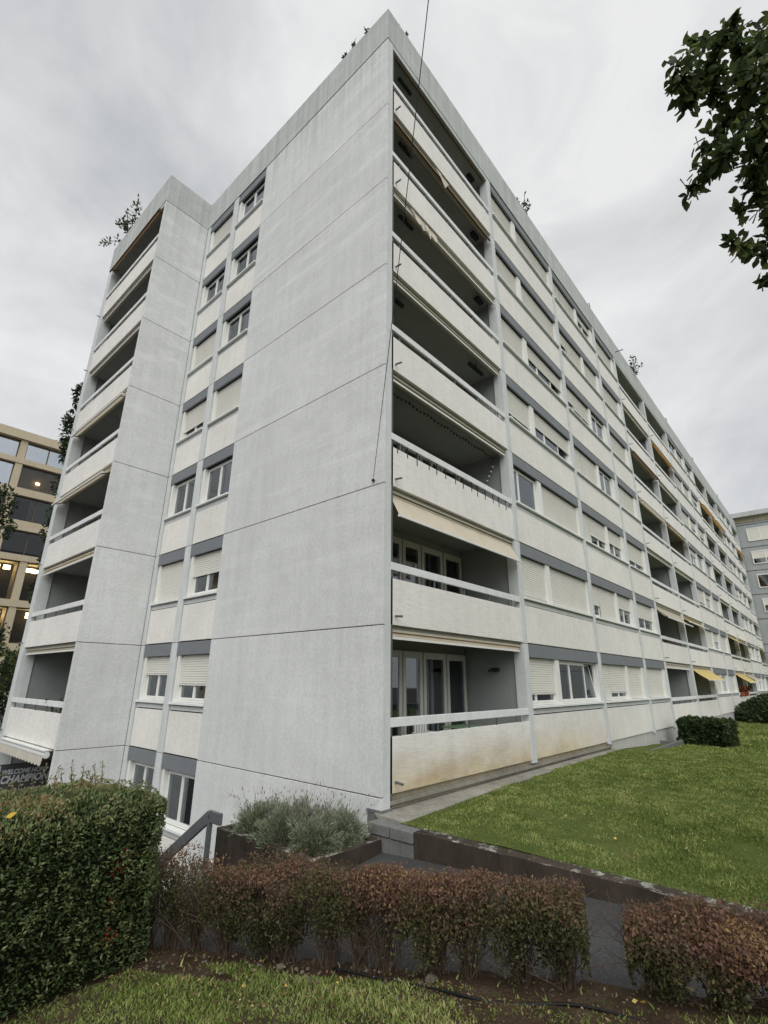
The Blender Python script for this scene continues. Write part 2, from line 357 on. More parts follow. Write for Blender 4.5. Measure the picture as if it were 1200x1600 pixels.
# -- end wall panels, one per storey, with open joints over a dark core
M['joint_soft'] = plain('grey_joint', srgb(92, 95, 95), .95, .1)
P(fb('E').box(.02, 5.85, .07, .3, -3, 19.62), 'wall_core', 'joint_soft')
for k in range(-1, 7):
    P(fb('E').box(0, 5.87, 0, .06, k * ST + .008, (k + 1) * ST - .010), 'wall_panel', 'end_wall', bevel=.006)
P(fb('R').box(.06, .225, .0, .3, -.18, 19.6), 'corner_post', 'pilaster')
P(fb('R').box(-.015, .245, -.02, .3, -.225, -.18), 'corner_post_base', 'concrete')
P(fb('R').box(-.005, .225, -.005, .3, -.4, -.225), 'corner_post_base', 'concrete')
# -- fascia of the roof edge
def fascia(name, pts, z0, z1):
    mb = MB(); n = len(pts)
    for i in range(n - 1):
        a, b, ia, ib = pts[i][0], pts[i + 1][0], pts[i][1], pts[i + 1][1]
        mb.add([(*a, z0), (*b, z0), (*ib, z0), (*ia, z0), (*a, z1), (*b, z1), (*ib, z1), (*ia, z1)], [(3, 2, 1, 0), (4, 5, 6, 7), (0, 1, 5, 4), (2, 3, 7, 6), (1, 2, 6, 5), (3, 0, 4, 7)])
    return P(mb, name, 'fascia')
o_, i_ = -.012, .24
fascia('roof_fascia', [((XE, o_), (XE, i_)), ((o_, o_), (i_, i_)), ((o_, 9.93 - o_ * 0), (i_, 9.93 + i_)), ((-1.785 + o_, 9.93), (-1.785 + i_, 9.93 + i_)), ((-1.785 + o_, 15.5), (-1.785 + i_, 15.5 - i_)), ((XE, 15.5), (XE, 15.5 - i_))], 19.615, 20.95)
P(MB().box(i_, XE, i_, 15.2, 20.2, 20.4).box(-1.54, i_, 10.2, 15.2, 20.2, 20.4), 'roof', 'concrete')
P(MB().box(.3, XE, 15.2, 15.4, -3, 19.6).box(XE - .2, XE, .3, 15.2, -3, 19.6), 'rear_wall', 'end_wall')
# -- storey slabs and the wall behind loggias and rooms
for k in range(-1, 8):
    zb = k * ST
    if k >= 0:
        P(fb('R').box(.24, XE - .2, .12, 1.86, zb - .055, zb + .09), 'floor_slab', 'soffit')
    P(fb('E').box(5.9, 9.9, .26, 1.5, zb - .055, zb + .09), 'floor_slab', 'soffit')
    P(fb('W').box(10.0, 15.3, .12, 1.784, zb - .055, zb + .09), 'floor_slab', 'soffit')
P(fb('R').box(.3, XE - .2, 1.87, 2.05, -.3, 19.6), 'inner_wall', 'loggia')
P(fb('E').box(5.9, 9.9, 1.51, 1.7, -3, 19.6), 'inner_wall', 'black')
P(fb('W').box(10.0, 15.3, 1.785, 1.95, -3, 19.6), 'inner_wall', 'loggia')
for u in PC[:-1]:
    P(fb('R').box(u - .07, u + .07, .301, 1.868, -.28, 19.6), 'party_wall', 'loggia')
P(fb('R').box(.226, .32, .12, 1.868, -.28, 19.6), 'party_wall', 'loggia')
P(fb('E').box(5.872, 5.95, .07, 1.5, -3, 19.6), 'party_wall', 'pilaster'); P(fb('E').box(7.70, 7.9, .301, 1.5, -3, 19.6), 'party_wall', 'loggia')

def room_strip(face, u0, u1, z0, z1):
    pass
# -- window bay: spandrel, band, lintel box, frame with sashes, shutters, sill
def curtain(face, u0, u1, z0, z1, d, parent):
    mb = fb(face); n = max(6, int((u1 - u0) / .07)); vs = []
    ph = random.random() * 6
    for i in range(n + 1):
        u = u0 + (u1 - u0) * i / n; dd = d + .02 * math.sin(i * 1.9 + ph) + .012 * math.sin(i * .7 + ph)
        vs += [(u, dd, z0), (u, dd, z1)]
    mb.add(vs, [(2 * i, 2 * i + 2, 2 * i + 3, 2 * i + 1) for i in range(n)])
    return P(mb, 'curtain', 'curtain', parent)
def window(face, ua, ub, zb, units, rec=.16, lower=True, label=None):
    """ua..ub: clear width between pilasters; units: (u0, u1, sash fractions, shutter fraction, tilted sash)"""
    za, zt = zb + 1.25, zb + 2.45
    fr = fb(face)
    fr.box(ua + .02, ua + .07, .06, rec + .06, za, zt); fr.box(ub - .07, ub - .02, .06, rec + .06, za, zt)
    us = [ua + .07] + [x for q in units for x in q[:2]] + [ub - .07]
    for i in range(0, len(us), 2):
        if us[i + 1] - us[i] > .03: fr.box(us[i] + .001, us[i + 1] - .001, .05, rec + .05, za, zt)
    panes = []; sh = []
    for (u0, u1, cuts, shut, tilt) in units:
        fr.box(u0, u1, rec, rec + .06, za + .001, za + .055); fr.box(u0, u1, rec, rec + .06, zt - .05, zt - .001)
        fr.box(u0, u0 + .035, rec, rec + .06, za + .055, zt - .05); fr.box(u1 - .035, u1, rec, rec + .06, za + .055, zt - .05)
        xs = [u0 + .035 + (u1 - u0 - .07) * c for c in cuts]
        for j in range(len(xs) - 1):
            a, b = xs[j] + .004, xs[j + 1] - .004; z0, z1 = za + .058, zt - .053
            fn = (lambda u, d, z: (u, d + (z - z0) * .17, z)) if tilt == j else None
            dd = rec - .012
            if z1 - z0 > .3 and shut < .97:
                for bx in ((a, b, dd, dd + .05, z0, z0 + .055), (a, b, dd, dd + .05, z1 - .055, z1), (a, a + .05, dd, dd + .05, z0 + .055, z1 - .055), (b - .05, b, dd, dd + .05, z0 + .055, z1 - .055)): fr.box(*bx, fn=fn)
                panes.append((a + .05, b - .05, dd + .02, z0 + .055, z1 - .055, fn))
        sh.append((u0, u1, shut))
    w_ = P(fr, 'window', 'frame', label=label)
    for (a, b, d, z0, z1, fn) in panes:
        P(fb(face).box(a, b, d, d + .012, z0, z1, fn=fn), 'pane', 'glass', w_)
    for (u0, u1, s) in sh:
        if s > 0:
            h = (zt - za) * s; n = max(3, int(h / .06)); mb = fb(face); vs = []; z = zt
            for i in range(n):
                q0 = zt - h * i / n; q1 = zt - h * (i + 1) / n
                vs += [(q0, .138), (q0 - (q0 - q1) * .82, .129)]
            mb.add([(u, d, z) for z, d in vs for u in (u0 + .002, u1 - .002)], [(2 * i, 2 * i + 2, 2 * i + 3, 2 * i + 1) for i in range(len(vs) - 1)])
            if s < .98: mb.box(u0 + .002, u1 - .002, .115, .145, zt - h - .035, zt - h)
            P(mb, 'shutter', 'shutter', w_)
        if s < .97 and random.random() < .75:
            k = random.choice([0, 0, .45, .6]); curtain(face, u0 + .05 + k * (u1 - u0), u1 - .05, za + .02, zt - .02, rec + .20, w_)
    if lower:
        P(fb(face).box(ua + .005, ub - .005, -.04, rec - .002, zb + 1.185, zb + 1.245), 'sill', 'sill', w_, bevel=.008)
        P(fb(face).box(ua, ub, .05, .12, zb + 1.05, zb + 1.16), 'sill_band', 'pilaster', w_)
    P(fb(face).box(ua, ub, .02, .085, zb + 2.452, zb + 2.788), 'blind_box', 'lintel', w_, bevel=.006)
    return w_
def spandrel(face, ua, ub, zb):
    P(fb(face).box(ua - .02, ub + .02, .121, .30, zb - .345, zb + 1.24), 'spandrel_wall', 'joint')
    P(fb(face).box(ua + .02, ub - .02, .02, .12, zb + .02, zb + 1.02), 'spandrel_panel', 'panel', bevel=.008)

# -- pilasters of the long facade (one block per storey)
for i, u in enumerate(PC):
    for s in range(7):
        P(fb('R').box(u - PW, u + PW, -.0, .30, s * ST + (.0 if s else -.05), (s + 1) * ST - .014), 'pilaster', 'pilaster', bevel=.006)
    P(fb('R').box(u - PW + .02, u + PW - .02, .03, .3, -.05, 19.6), 'pilaster_core', 'joint')

def slat_units3(s, a):
    """three blinds of the window bays further along"""
    return None
U2 = {0: (.75, 0, 2), 1: (.90, 1, -1), 2: (0, 1, -1), 3: (.74, .5, 2), 4: (.8, .48, 2), 5: (1, 1, -1), 6: (1, 1, -1)}
U3 = {0: (1, .77, 1), 1: (.6, 1, .45), 2: (1, .62, .5), 3: (1, 1, 0), 4: (.55, .66, .12), 5: (.5, .72, 1), 6: (1, 1, .3)}
U4 = {0: 1, 1: .55, 2: .7, 3: 1, 4: 1, 5: 1, 6: 1}
def edge(i): return PC[i] + PW, PC[i + 1] - PW
def bay_window(i, s, shape, sh):
    a, b = edge(i); zb = s * ST; spandrel('R', a, b, zb)
    if shape == 2:
        un = [(a + .07, a + 1.75, (0, .27, 1), sh[0], -1), (a + 2.02, b - .07, (0, .3, .7, 1), sh[1], sh[2])]
    elif shape == 3:
        un = [(a + .07, a + 1.0, (0, 1), sh[0], -1), (a + 1.01, a + 2.74, (0, .5, 1), sh[1], -1), (a + 2.95, b - .35, (0, .5, 1), sh[2], -1)]
    else:
        un = [(a + .16, b - .4, (0, .5, 1), sh, -1)]
    return window('R', a, b, zb, un)
rnd = random.Random(5)
pick = lambda: rnd.choice([0, 0, .3, .5, .75, 1, 1, 1])
for s in range(7):
    bay_window(0, s, 2, U2[s]); bay_window(1, s, 3, U3[s]); bay_window(2, s, 4, U4[s])
    for i, sp in ((5, 3), (6, 4), (9, 3), (10, 4)):
        bay_window(i, s, sp, (pick(), pick(), pick()) if sp == 3 else pick())

# -- balconies
def sunblind(face, u0, u1, zt, out, drop, mat, parent=AB, roll=.055, sag=0, label=None):
    """roller tube under the soffit, cloth to a front bar, folding arms"""
    mb = fb(face); d0 = .16; z0 = zt - .09
    mb.box(u0 + .02, u1 - .02, d0 - .075, d0 + .09, zt - .045, zt - .002)
    mb.tube((u0 + .06, d0, z0 - .012), (u1 - .06, d0, z0 - .012), roll, n=10)
    o = P(mb, 'sunblind', mat if drop < .12 else 'beige', parent, label=label)
    if drop >= .0:
        d1, z1 = d0 - .05 - out, z0 - max(drop, .03)
        n = 8; c = fb(face); vs = []
        for j in range(n + 1):
            k = j / n; dd = d0 - .045 + (d1 - d0 + .045) * k; zz = z0 - .02 + (z1 - z0 + .02) * k - sag * math.sin(math.pi * k)
            vs += [(u0 + .09, dd, zz), ((u0 + u1) / 2, dd, zz - .012), (u1 - .09, dd, zz)]
        fs = []
        for j in range(n): fs += [(3 * j, 3 * j + 1, 3 * j + 4, 3 * j + 3), (3 * j + 1, 3 * j + 2, 3 * j + 5, 3 * j + 4)]
        c.add(vs, fs); P(c, 'awning_cloth', mat, o)
        b = fb(face); b.box(u0 + .07, u1 - .07, d1 - .025, d1 + .02, z1 - .035, z1 + .012); P(b, 'front_bar', 'frame' if mat != 'brown' else 'brown', o)
        if out > .15:
            for u in (u0 + .25, u1 - .25):
                P(fb(face).tube((u, d0 + .02, z0 - .10), (u, d1, z1 - .02), .016, n=6), 'folding_arm', 'dark_metal', o)
    return o
def balcony(face, u0, u1, s, posts=5, drain=True):
    zb = s * ST
    b = P(fb(face).box(u0, u1, .02, .115, zb + .02, zb + .90), 'balcony', 'parapet', bevel=.006)
    P(fb(face).box(u0, u1, .0, .055, zb + 1.055, zb + 1.21), 'handrail', 'rail', b, bevel=.008)
    for k in range(posts):
        u = u0 + (u1 - u0) * (.06 + .86 * k / (posts - 1)); P(fb(face).box(u - .015, u + .015, .025, .05, zb + .901, zb + 1.054), 'rail_post', 'metal', b)
    if drain:
        P(fb(face).tube((u0 + .16, .03, zb + .19), (u0 + .16, -.15, zb + .17), .022, n=8), 'drain_spout', 'metal', b)
    return b
def doors(face, ua, ub, dep, zb, detail=True):
    """glazed balcony doors, right hand end at ub"""
    fr = fb(face); d0, d1 = dep - .11, dep - .02; panes = []
    groups = [(ub - .92, ub), (ub - 1.95, ub - .97), (ub - 2.76, ub - 2.0), (ub - 3.62, ub - 2.80)]
    z0, z1 = zb + .10, zb + 2.52
    for (a, b) in groups:
        if a < ua: continue
        t = .11
        for bx in ((a, b, z0, z0 + .16), (a, b, z1 - .16, z1), (a, a + t, z0 + .16, z1 - .16), (b - t, b, z0 + .16, z1 - .16)): fr.box(bx[0], bx[1], d0, d1, bx[2], bx[3])
        panes.append((a + t, b - t))
    o = P(fr, 'balcony_door', 'frame_dim')
    for a, b in panes:
        P(fb(face).box(a, b, d0 + .02, d0 + .035, z0 + .16, z1 - .16), 'pane', 'glass', o)
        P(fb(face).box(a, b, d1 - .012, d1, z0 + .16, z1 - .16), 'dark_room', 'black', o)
        if random.random() < .7: curtain(face, a + .02, b - .02 - random.choice([0, .2, .35]), z0 + .17, z1 - .17, d0 + .05, o)
    return o
LB = [(.225, PC[0] - PW), edge(3), edge(4), edge(7), edge(8), edge(11)]
blind = {  # (bay, storey): out, drop, cloth, sag
    (0, 0): (.0, .05, 'cream', 0), (0, 1): (.25, .50, 'cream', 0), (0, 2): (0, .03, 'beige', 0), (0, 3): (0, .03, 'beige', 0), (0, 4): (.06, .13, 'beige', 0), (0, 5): (.10, .20, 'brown', 0), (0, 6): (.02, .10, 'brown', 0),
    (1, 0): (0, .10, 'white_cloth', 0), (1, 1): (.55, .62, 'beige', .12), (1, 3): (.30, .16, 'cream', 0), (1, 4): (.25, .16, 'brown', 0),
    (2, 0): (.75, .62, 'yellow', .04), (2, 1): (.35, .3, 'yellow', 0), (2, 3): (.28, .34, 'orange', 0), (2, 5): (.3, .36, 'orange', 0),
    (3, 0): (.9, .7, 'yellow', .04), (3, 1): (.75, .55, 'yellow', .03), (3, 5): (.4, .4, 'orange', 0),
    (4, 0): (.7, .5, 'beige', .04), (4, 5): (.45, .45, 'orange', 0), (4, 1): (.9, .5, 'yellow', 0), (5, 1): (.8, .5, 'yellow', 0), (5, 5): (.4, .4, 'orange', 0), (5, 2): (.2, .2, 'cream', 0)}
names = {'yellow': 'yellow striped sunblind let out', 'orange': 'orange sunblind let out', 'cream': 'cream sunblind', 'brown': 'brown rolled sunblind'}
for bi, (a, b) in enumerate(LB):
    for s in range(7):
        balcony('R', a, b, s)
        zt = (s + 1) * ST - .055
        o, d, c, g = blind.get((bi, s), (0, .03, 'beige', 0))
        sunblind('R', a, b, zt if s < 6 else 19.56, o, d, c, sag=g, label=names.get(c) if c in names and d > .2 else None)
        if bi < 3: doors('R', a + .3, b - .06, 1.87, s * ST)
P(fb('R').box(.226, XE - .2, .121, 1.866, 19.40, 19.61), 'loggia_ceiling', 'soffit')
for a, b in LB: P(fb('R').box(a, b, .0, .12, 19.40, 19.612), 'loggia_head', 'fascia')
# plinth under the long facade
P(fb('R').box(.24, 11.4, .09, .3, -.5, .012), 'plinth', 'plinth')
P(fb('R').box(11.401, XE, .06, .3, -3, .010), 'plinth', 'plinth_grey')
P(fb('R').box(.23, 11.4, .005, .089, -.14, -.085), 'plinth_ledge', 'gutter')

# -- end wall window columns
EA = {-1: 0, 0: .62, 1: .5, 2: 0, 3: 1, 4: 0, 5: 0, 6: 0}
EB = {-1: 0, 0: .4, 1: 1, 2: 0, 3: .68, 4: .8, 5: 0, 6: .74}
for s in range(-1, 7):
    zb = s * ST
    for (a, b, sh) in ((5.875, 7.63, EA[s]), (7.965, 9.68, EB[s])):
        spandrel('E', a, b, zb); window('E', a, b, zb, [(a + .05, b - .16, (0, .5, 1), sh, -1)], rec=.17)
    for (u0, u1) in ((7.631, 7.964), (9.681, 9.925)):
        P(fb('E').box(u0 + .01, u1 - .01, .0, .3, zb + (.0 if s >= 0 else -.2), zb + ST - .014), 'pilaster', 'pilaster', bevel=.006)
for (u0, u1) in ((7.64, 7.95), (9.69, 9.915)): P(fb('E').box(u0 + .01, u1 - .01, .03, .3, -3, 19.6), 'pilaster_core', 'joint')
# -- wing
for k in range(-1, 7):
    P(MB().box(-1.785, -.001, 9.93, 10.0, k * ST + .008, (k + 1) * ST - .010), 'wing_panel', 'end_wall', bevel=.006)
P(MB().box(-1.765, -.02, 9.99, 10.055, -3, 19.6), 'wall_core', 'joint_soft')
P(MB().box(-1.784, -1.66, 10.001, 10.05, -3, 19.6), 'wing_post', 'end_wall')
P(MB().box(-1.785, -1.40, 15.05, 15.5, -3, 19.6), 'wing_post', 'pilaster')
P(MB().box(-1.399, 0.2, 15.09, 15.5, -3, 19.6), 'wing_wall', 'loggia')
wb = {0: (0, .05, 'beige'), 1: (.05, .09, 'cream'), 2: (.30, .24, 'cream'), 3: (.2, .14, 'cream'), 4: (.02, .06, 'beige'), 5: (0, .05, 'beige'), 6: (.22, .25, 'brown')}
for s in range(0, 7):
    balcony('W', 10.051, 15.049, s, 5, drain=False)
    P(fb('W').tube((15.3, .03, s * ST + .19), (15.3, -.13, s * ST + .17), .022), 'drain_spout', 'metal')
    o, d, c = wb[s]; sunblind('W', 10.06, 15.04, (s + 1) * ST - .055 if s < 6 else 19.56, o, d, c)
P(fb('W').box(10.0, 15.3, .121, 1.783, 19.40, 19.61), 'loggia_ceiling', 'soffit')
P(fb('W').box(10.051, 15.049, 0, .12, 19.40, 19.612), 'loggia_head', 'fascia')
# basement awning with a scalloped valance
aw = fb('W'); aw.tube((10.35, -.06, -.13), (14.75, -.06, -.13), .085, n=12); aw.box(10.35, 14.75, -.16, .1, -.04, -.01)
aw = P(aw, 'sunblind', 'white_plastic', label='white awning box over the basement terrace')
va = fb('W'); vs, fs = [], []; N = 60
for i in range(N + 1):
    u = 10.38 + 4.34 * i / N; vs += [(u, -.13, -.15), (u, -.15, -.36 - .045 * abs(math.sin(i * math.pi / 4)))]
va.add(vs, [(2 * i, 2 * i + 2, 2 * i + 3, 2 * i + 1) for i in range(N)]); P(va, 'valance', 'white_cloth', aw)
# hoops on the roof edge
for x in (17.0, 33.5, 43.0, 55.5):
    mb = MB(); mb.path([(x, .1, 20.9), (x, .1, 21.55), (x, .7, 21.55), (x, .7, 20.4)], .025); P(mb, 'roof_hoop', 'metal')
for x in (20.4,): P(MB().tube((x, .0, 20.25), (x, -.45, 20.22), .03), 'roof_spout', 'metal')
# lamp and heaters inside the corner balconies
P(MB().box(5.44, 5.57, .75, .95, 2.08, 2.18).tube((5.43, .85, 2.13), (5.2, .85, 2.1), .03), 'wall_lamp', 'dark_metal')
for (x0, x1) in ((.35, 1.15), (4.3, 5.1)): P(MB().box(x0, x1, .38, .47, 4 * ST - .30, 4 * ST - .22).tube(((x0 + x1) / 2, .42, 4 * ST - .22), ((x0 + x1) / 2, .42, 4 * ST - .056), .015), 'heater', 'dark_metal')
for s in (4, 5, 6):
    P(MB().box(4.9, 5.25, .3, .45, (s + 1) * ST - .28, (s + 1) * ST - .18).tube((5.1, .38, (s + 1) * ST - .2), (5.1, .38, (s + 1) * ST - .056), .02), 'blind_bracket', 'dark_metal')
    P(MB().box(.9, 1.5, .3, .38, (s + 1) * ST - .26, (s + 1) * ST - .20).tube((1.2, .34, (s + 1) * ST - .2), (1.2, .34, (s + 1) * ST - .056), .02), 'blind_bracket', 'dark_metal')
# torn cloth that hangs out of two sunblinds
def rag(pts, name='torn_cloth'):
    c = Vector(pts[0]); mb = MB(); mb.add(pts, [(0, i, i + 1) for i in range(1, len(pts) - 1)]); return P(mb, name, 'white_cloth')
z = 5 * ST
for (u0, u1, dep, k) in ((1.0, 1.75, .52, 5), (1.5, 2.1, .62, 4)):
    mb = MB(); vs = []; n = 9
    for i in range(n + 1):
        u = u0 + (u1 - u0) * i / n; y = -.03 + .05 * math.sin(i * 1.7 + k); low = z - .14 - dep * (.35 + .65 * abs(math.sin(i * .9 + k))) * (1 - abs(i / n - .5) * .9)
        vs += [(u, .02, z - .13), (u + .03, y, (z - .13 + low) / 2), (u + .05 * math.sin(i), y - .03, low)]
    fs = []
    for i in range(n): fs += [(3 * i, 3 * i + 3, 3 * i + 4, 3 * i + 1), (3 * i + 1, 3 * i + 4, 3 * i + 5, 3 * i + 2)]
    P(mb.add(vs, fs), 'torn_cloth', 'white_cloth')
z = 6 * ST
rag([(2.35, -.02, z - .22), (2.95, -.02, z - .24), (2.80, -.07, z - .40), (2.62, -.08, z - .72), (2.48, -.05, z - .42)])
rag([(2.2, -.02, z - .2), (2.5, -.03, z - .2), (2.42, -.06, z - .45), (2.3, -.05, z - .3)])

# things on the balconies
ties = thing('cable_tie_row', 'row of dark ties hanging over the cream parapet below the lit balcony string', 'ties', (.3, 0, 6.5))
for i in range(14):
    u = .42 + i * .365 + rnd.uniform(-.06, .06); P(MB().box(u - .008, u + .008, .006, .018, 6.52 - .10 - rnd.random() * .08, 6.545).box(u - .008, u + .008, .006, .03, 6.545, 6.66), 'cable_tie', 'dark_metal', ties)
sl = thing('string_light', 'string of dark bulbs looped along the ceiling of the fourth corner balcony', 'string lights', (.3, .3, 3 * ST - .2))
pts = []
for i in range(34):
    u = .4 + i * .147; pts.append((u, .34, 3 * ST - .24 - .05 * abs(math.sin(i * .55)) + .01 * rnd.random()))
for i in range(1, 10): pts.append((5.42 + .03 * math.sin(i), .42 + .06 * i, 3 * ST - .30 - .14 * i))
P(MB().path(pts, .006, 4), 'cord', 'dark_metal', sl)
for i, p in enumerate(pts):
    P(MB().ball((p[0], p[1], p[2] - .035), .032, 6, 4), 'bulb', 'dark_metal' if i < 34 else 'white_plastic', sl)

ch = thing('garden_chair', 'white plastic garden chair on the lowest corner balcony', 'chair', (2.7, 1.0, .09))
def local(o): return lambda u, d, z: (u + o.location[0], d + o.location[1], z + o.location[2])
mb = MB(local(ch)); mb.box(-.25, .25, -.24, .24, .42, .455); P(mb, 'seat', 'white_plastic', ch, bevel=.01)
for (x, y) in ((-.23, -.22), (.23, -.22), (-.23, .22), (.23, .22)): P(MB(local(ch)).tube((x * 1.1, y * 1.1, 0), (x, y, .42), .02, .024), 'leg', 'white_plastic', ch)
mb = MB(local(ch))
for k in range(5): mb.box(-.22 + k * .095, -.165 + k * .095, .23, .255, .455, .84)
mb.box(-.25, .25, .225, .26, .84, .90); P(mb, 'backrest', 'white_plastic', ch)
for x in (-.28, .26): P(MB(local(ch)).path([(x, -.22, .42), (x, -.24, .64), (x, .24, .66)], .02), 'armrest', 'white_plastic', ch)
tb = thing('balcony_table', 'small green topped table beside the white chair on the lowest corner balcony', 'table', (4.1, .95, .09))
mb = MB(local(tb)); mb.box(-.5, .5, -.35, .35, .70, .73); P(mb, 'table_top', 'green_plastic', tb, bevel=.008)
for (x, y) in ((-.45, -.3), (.45, -.3), (-.45, .3), (.45, .3)): P(MB(local(tb)).tube((x, y, 0), (x, y, .70), .02), 'leg', 'white_plastic', tb)

# cable with a hook on the end wall
A = Vector((-.03, .27, 5.70)); D = (Vector((-4.55, -4.75, 9.6)) - A); pts = []
for i in range(26):
    k = i / 25 * 4.2; pts.append(tuple(A + D * k + Vector((0, 0, -.14 * math.sin(min(1, k) * math.pi)))))
CBL = thing('span_cable', 'thin dark overhead cable hooked to the end wall near the corner', 'cable', tuple(A))
P(MB().path(pts, .006, 5), 'wire', 'dark_metal', CBL)
P(MB().ball((A.x, A.y, A.z), .035, 8, 5).tube((A.x + .03, A.y, A.z), (A.x - .02, A.y, A.z), .02), 'hook', 'dark_metal', CBL)

# banner in the basement terrace
bn_o = thing('banner', 'dark grey welcome banner on the basement terrace under the white awning', 'banner', (-.9, 15.04, -1.62))
P(MB().box(-1.64, -.12, 15.035, 15.045, -1.62, -.88), 'cloth', 'banner', bn_o)
P(MB().tube((-1.7, 15.04, -.87), (-.05, 15.04, -.87), .012), 'rope', 'dark_metal', bn_o)
def text(s, size, origin, ux, uy, mat, parent, shear=.2, off=.012, fit=None):
    cu_ = bpy.data.curves.new('lettering', 'FONT'); cu_.body = s; cu_.size = size; cu_.shear = shear; cu_.offset = off; cu_.extrude = .002
    tmp = bpy.data.objects.new('tmp', cu_); COL.objects.link(tmp); bpy.context.view_layer.update()
    me = bpy.data.meshes.new_from_object(tmp.evaluated_get(bpy.context.evaluated_depsgraph_get())); bpy.data.objects.remove(tmp)
    n = len(me.vertices); co = np.empty(n * 3); me.vertices.foreach_get('co', co); co = co.reshape(-1, 3)
    k = (fit / co[:, 0].max()) if fit else 1
    uz = np.cross(ux, uy); W = np.array(origin) + co[:, :1] * k * np.array(ux) + co[:, 1:2] * np.array(uy) + co[:, 2:] * uz - np.array(root_loc(parent))
    me.vertices.foreach_set('co', W.ravel()); me.materials.clear(); me.materials.append(mat); return link('lettering', me, parent)
text('WELCOME HOME', .19, (-1.60, 15.03, -1.16), (1, 0, 0), (0, 0, 1), M['lettering'], bn_o, off=.008, fit=1.32)
text('CHAMPION', .30, (-1.60, 15.03, -1.42), (1, 0, 0), (0, 0, 1), M['lettering'], bn_o, off=.014, fit=1.40)

# ------------------------------------------------------------------ plants on roof and balconies
M['roof_leaf'] = leafmat('roof_shrub_leaf', (0, c4(srgb(40, 54, 34))), (1, c4(srgb(84, 96, 60))), trans=.2)
def shrub(name, label, base, branches, nleaf, size, mat, group=None, spread=.12, cat='plant', lean=0):
    o = thing(name, label, cat, base, group); b = Vector(base); mb = MB(); Pn, Nn = [], []
    for br in branches:
        p = [b + Vector(q) for q in br]; mb.path([tuple(q) for q in p], .022, 5, .006)
        for _ in range(nleaf // len(branches)):
            k = random.random() ** .7; j = min(int(k * (len(p) - 1)), len(p) - 2); f = k * (len(p) - 1) - j
            c = p[j].lerp(p[j + 1], f); d = Vector([random.gauss(0, 1) for _ in range(3)]).normalized()
            Pn.append(c + d * spread * random.uniform(.1, 1)); Nn.append(d + Vector((0, 0, .2)))
    P(mb, 'stem', 'bark', o); n = len(Pn)
    leaf_obj('foliage', np.array(Pn), np.array(Nn), size * RNG.uniform(.7, 1.3, n), RNG.uniform(0, 1, n), mat, o); return o
def brs(n, h, r, segs=3):
    out = []
    for _ in range(n):
        t = random.uniform(0, 6.28); k = random.uniform(.5, 1); q = [(0, 0, 0)]
        for j in range(1, segs + 1): q.append((math.cos(t) * r * k * j / segs + random.uniform(-.06, .06), math.sin(t) * r * k * j / segs + random.uniform(-.06, .06), h * random.uniform(.7, 1) * (j / segs) ** .8))
        out.append(q)
    return out
G = 'plants along the roof edge'
shrub('roof_shrub', 'spreading dark shrub leaning over the roof edge of the left wing', (-1.45, 14.2, 20.40),
      [[(0, 0, 0), (-.2, .1, .8), (-.5, .4, 1.4), (-.6, .9, 1.6)], [(0, 0, 0), (-.2, -.3, .9), (-.35, -.8, 1.5), (-.5, -1.2, 1.5)], [(0, 0, 0), (-.25, .2, .9), (-.5, .0, 1.8)], [(0, 0, 0), (-.3, .7, .7), (-.55, 1.4, 1.0), (-.7, 1.9, 1.0)], [(0, 0, 0), (-.2, 0, 1), (-.3, -.5, 2.0)], [(0, 0, 0), (-.2, .3, 1), (-.5, .6, 1.9)]], 330, .17, M['roof_leaf'], G, .26)
shrub('roof_shrub', 'small dark conifer peeping over the end wall roof edge', (.22, 1.75, 20.4), brs(7, 1.15, .35), 300, .12, M['roof_leaf'], G, .14)
shrub('roof_shrub', 'tiny sprig just left of the roof corner above the end wall', (.2, .95, 20.4), brs(4, .9, .2), 90, .12, M['roof_leaf'], G, .12)
shrub('roof_shrub', 'low sprigs on the roof edge just right of the corner', (.75, .18, 20.4), brs(6, .9, .35), 150, .12, M['roof_leaf'], G, .12)
shrub('roof_shrub', 'wispy grass like plant on the roof edge of the long facade', (9.0, .2, 20.4), brs(9, 1.5, .6), 110, .16, M['roof_leaf'], G, .1)
shrub('roof_shrub', 'small plants on the far roof edge above the second balcony stack', (24.4, .2, 20.4), brs(8, 1.5, .9), 160, .2, M['roof_leaf'], G, .2)
M['pot_leaf'] = leafmat('pot_plant_leaf', (0, c4(srgb(40, 58, 30))), (1, c4(srgb(96, 116, 60))))
def pot_plant(x, y, zb, label, red=False, h=.8, n=140, r=.35):
    o = shrub('potted_plant', label, (x, y, zb + .3), brs(7, h, r), n, .13, M['red_leaf'] if red else M['pot_leaf'], 'potted plants on balconies', .15)
    mb = MB(); mb.tube((x, y, zb), (x, y, zb + .32), .13, .18, 10); P(mb, 'pot', 'terracotta', o)
M['red_leaf'] = leafmat('geranium', (0, c4(srgb(60, 76, 40))), (.5, c4(srgb(74, 84, 40))), (.55, c4(srgb(170, 48, 34))), (1, c4(srgb(190, 70, 40))))
pot_plant(20.9, .5, 2 * ST + .09, 'tall leafy plant in a balcony of the second stack, third floor up', h=1.3); pot_plant(24.6, .6, 2 * ST + .09, 'bushy plant at the right end of a third floor balcony', h=1.2)
pot_plant(23.2, .4, 1 * ST + .09, 'red geraniums behind the rail under the faded beige awning', True, .9); pot_plant(22.6, .4, 4 * ST + .09, 'pale plant on a fifth floor balcony of the second stack', h=1.2)
for k in range(3): pot_plant(41.3 + k * 1.1, -.12 + .3 * (k == 1), .95, ('orange red flower box plant, left of three under the yellow awning', 'middle of three flower box plants under the far yellow awning', 'right of three flower box plants under the far yellow awning')[k], True, .45, 160, .5)
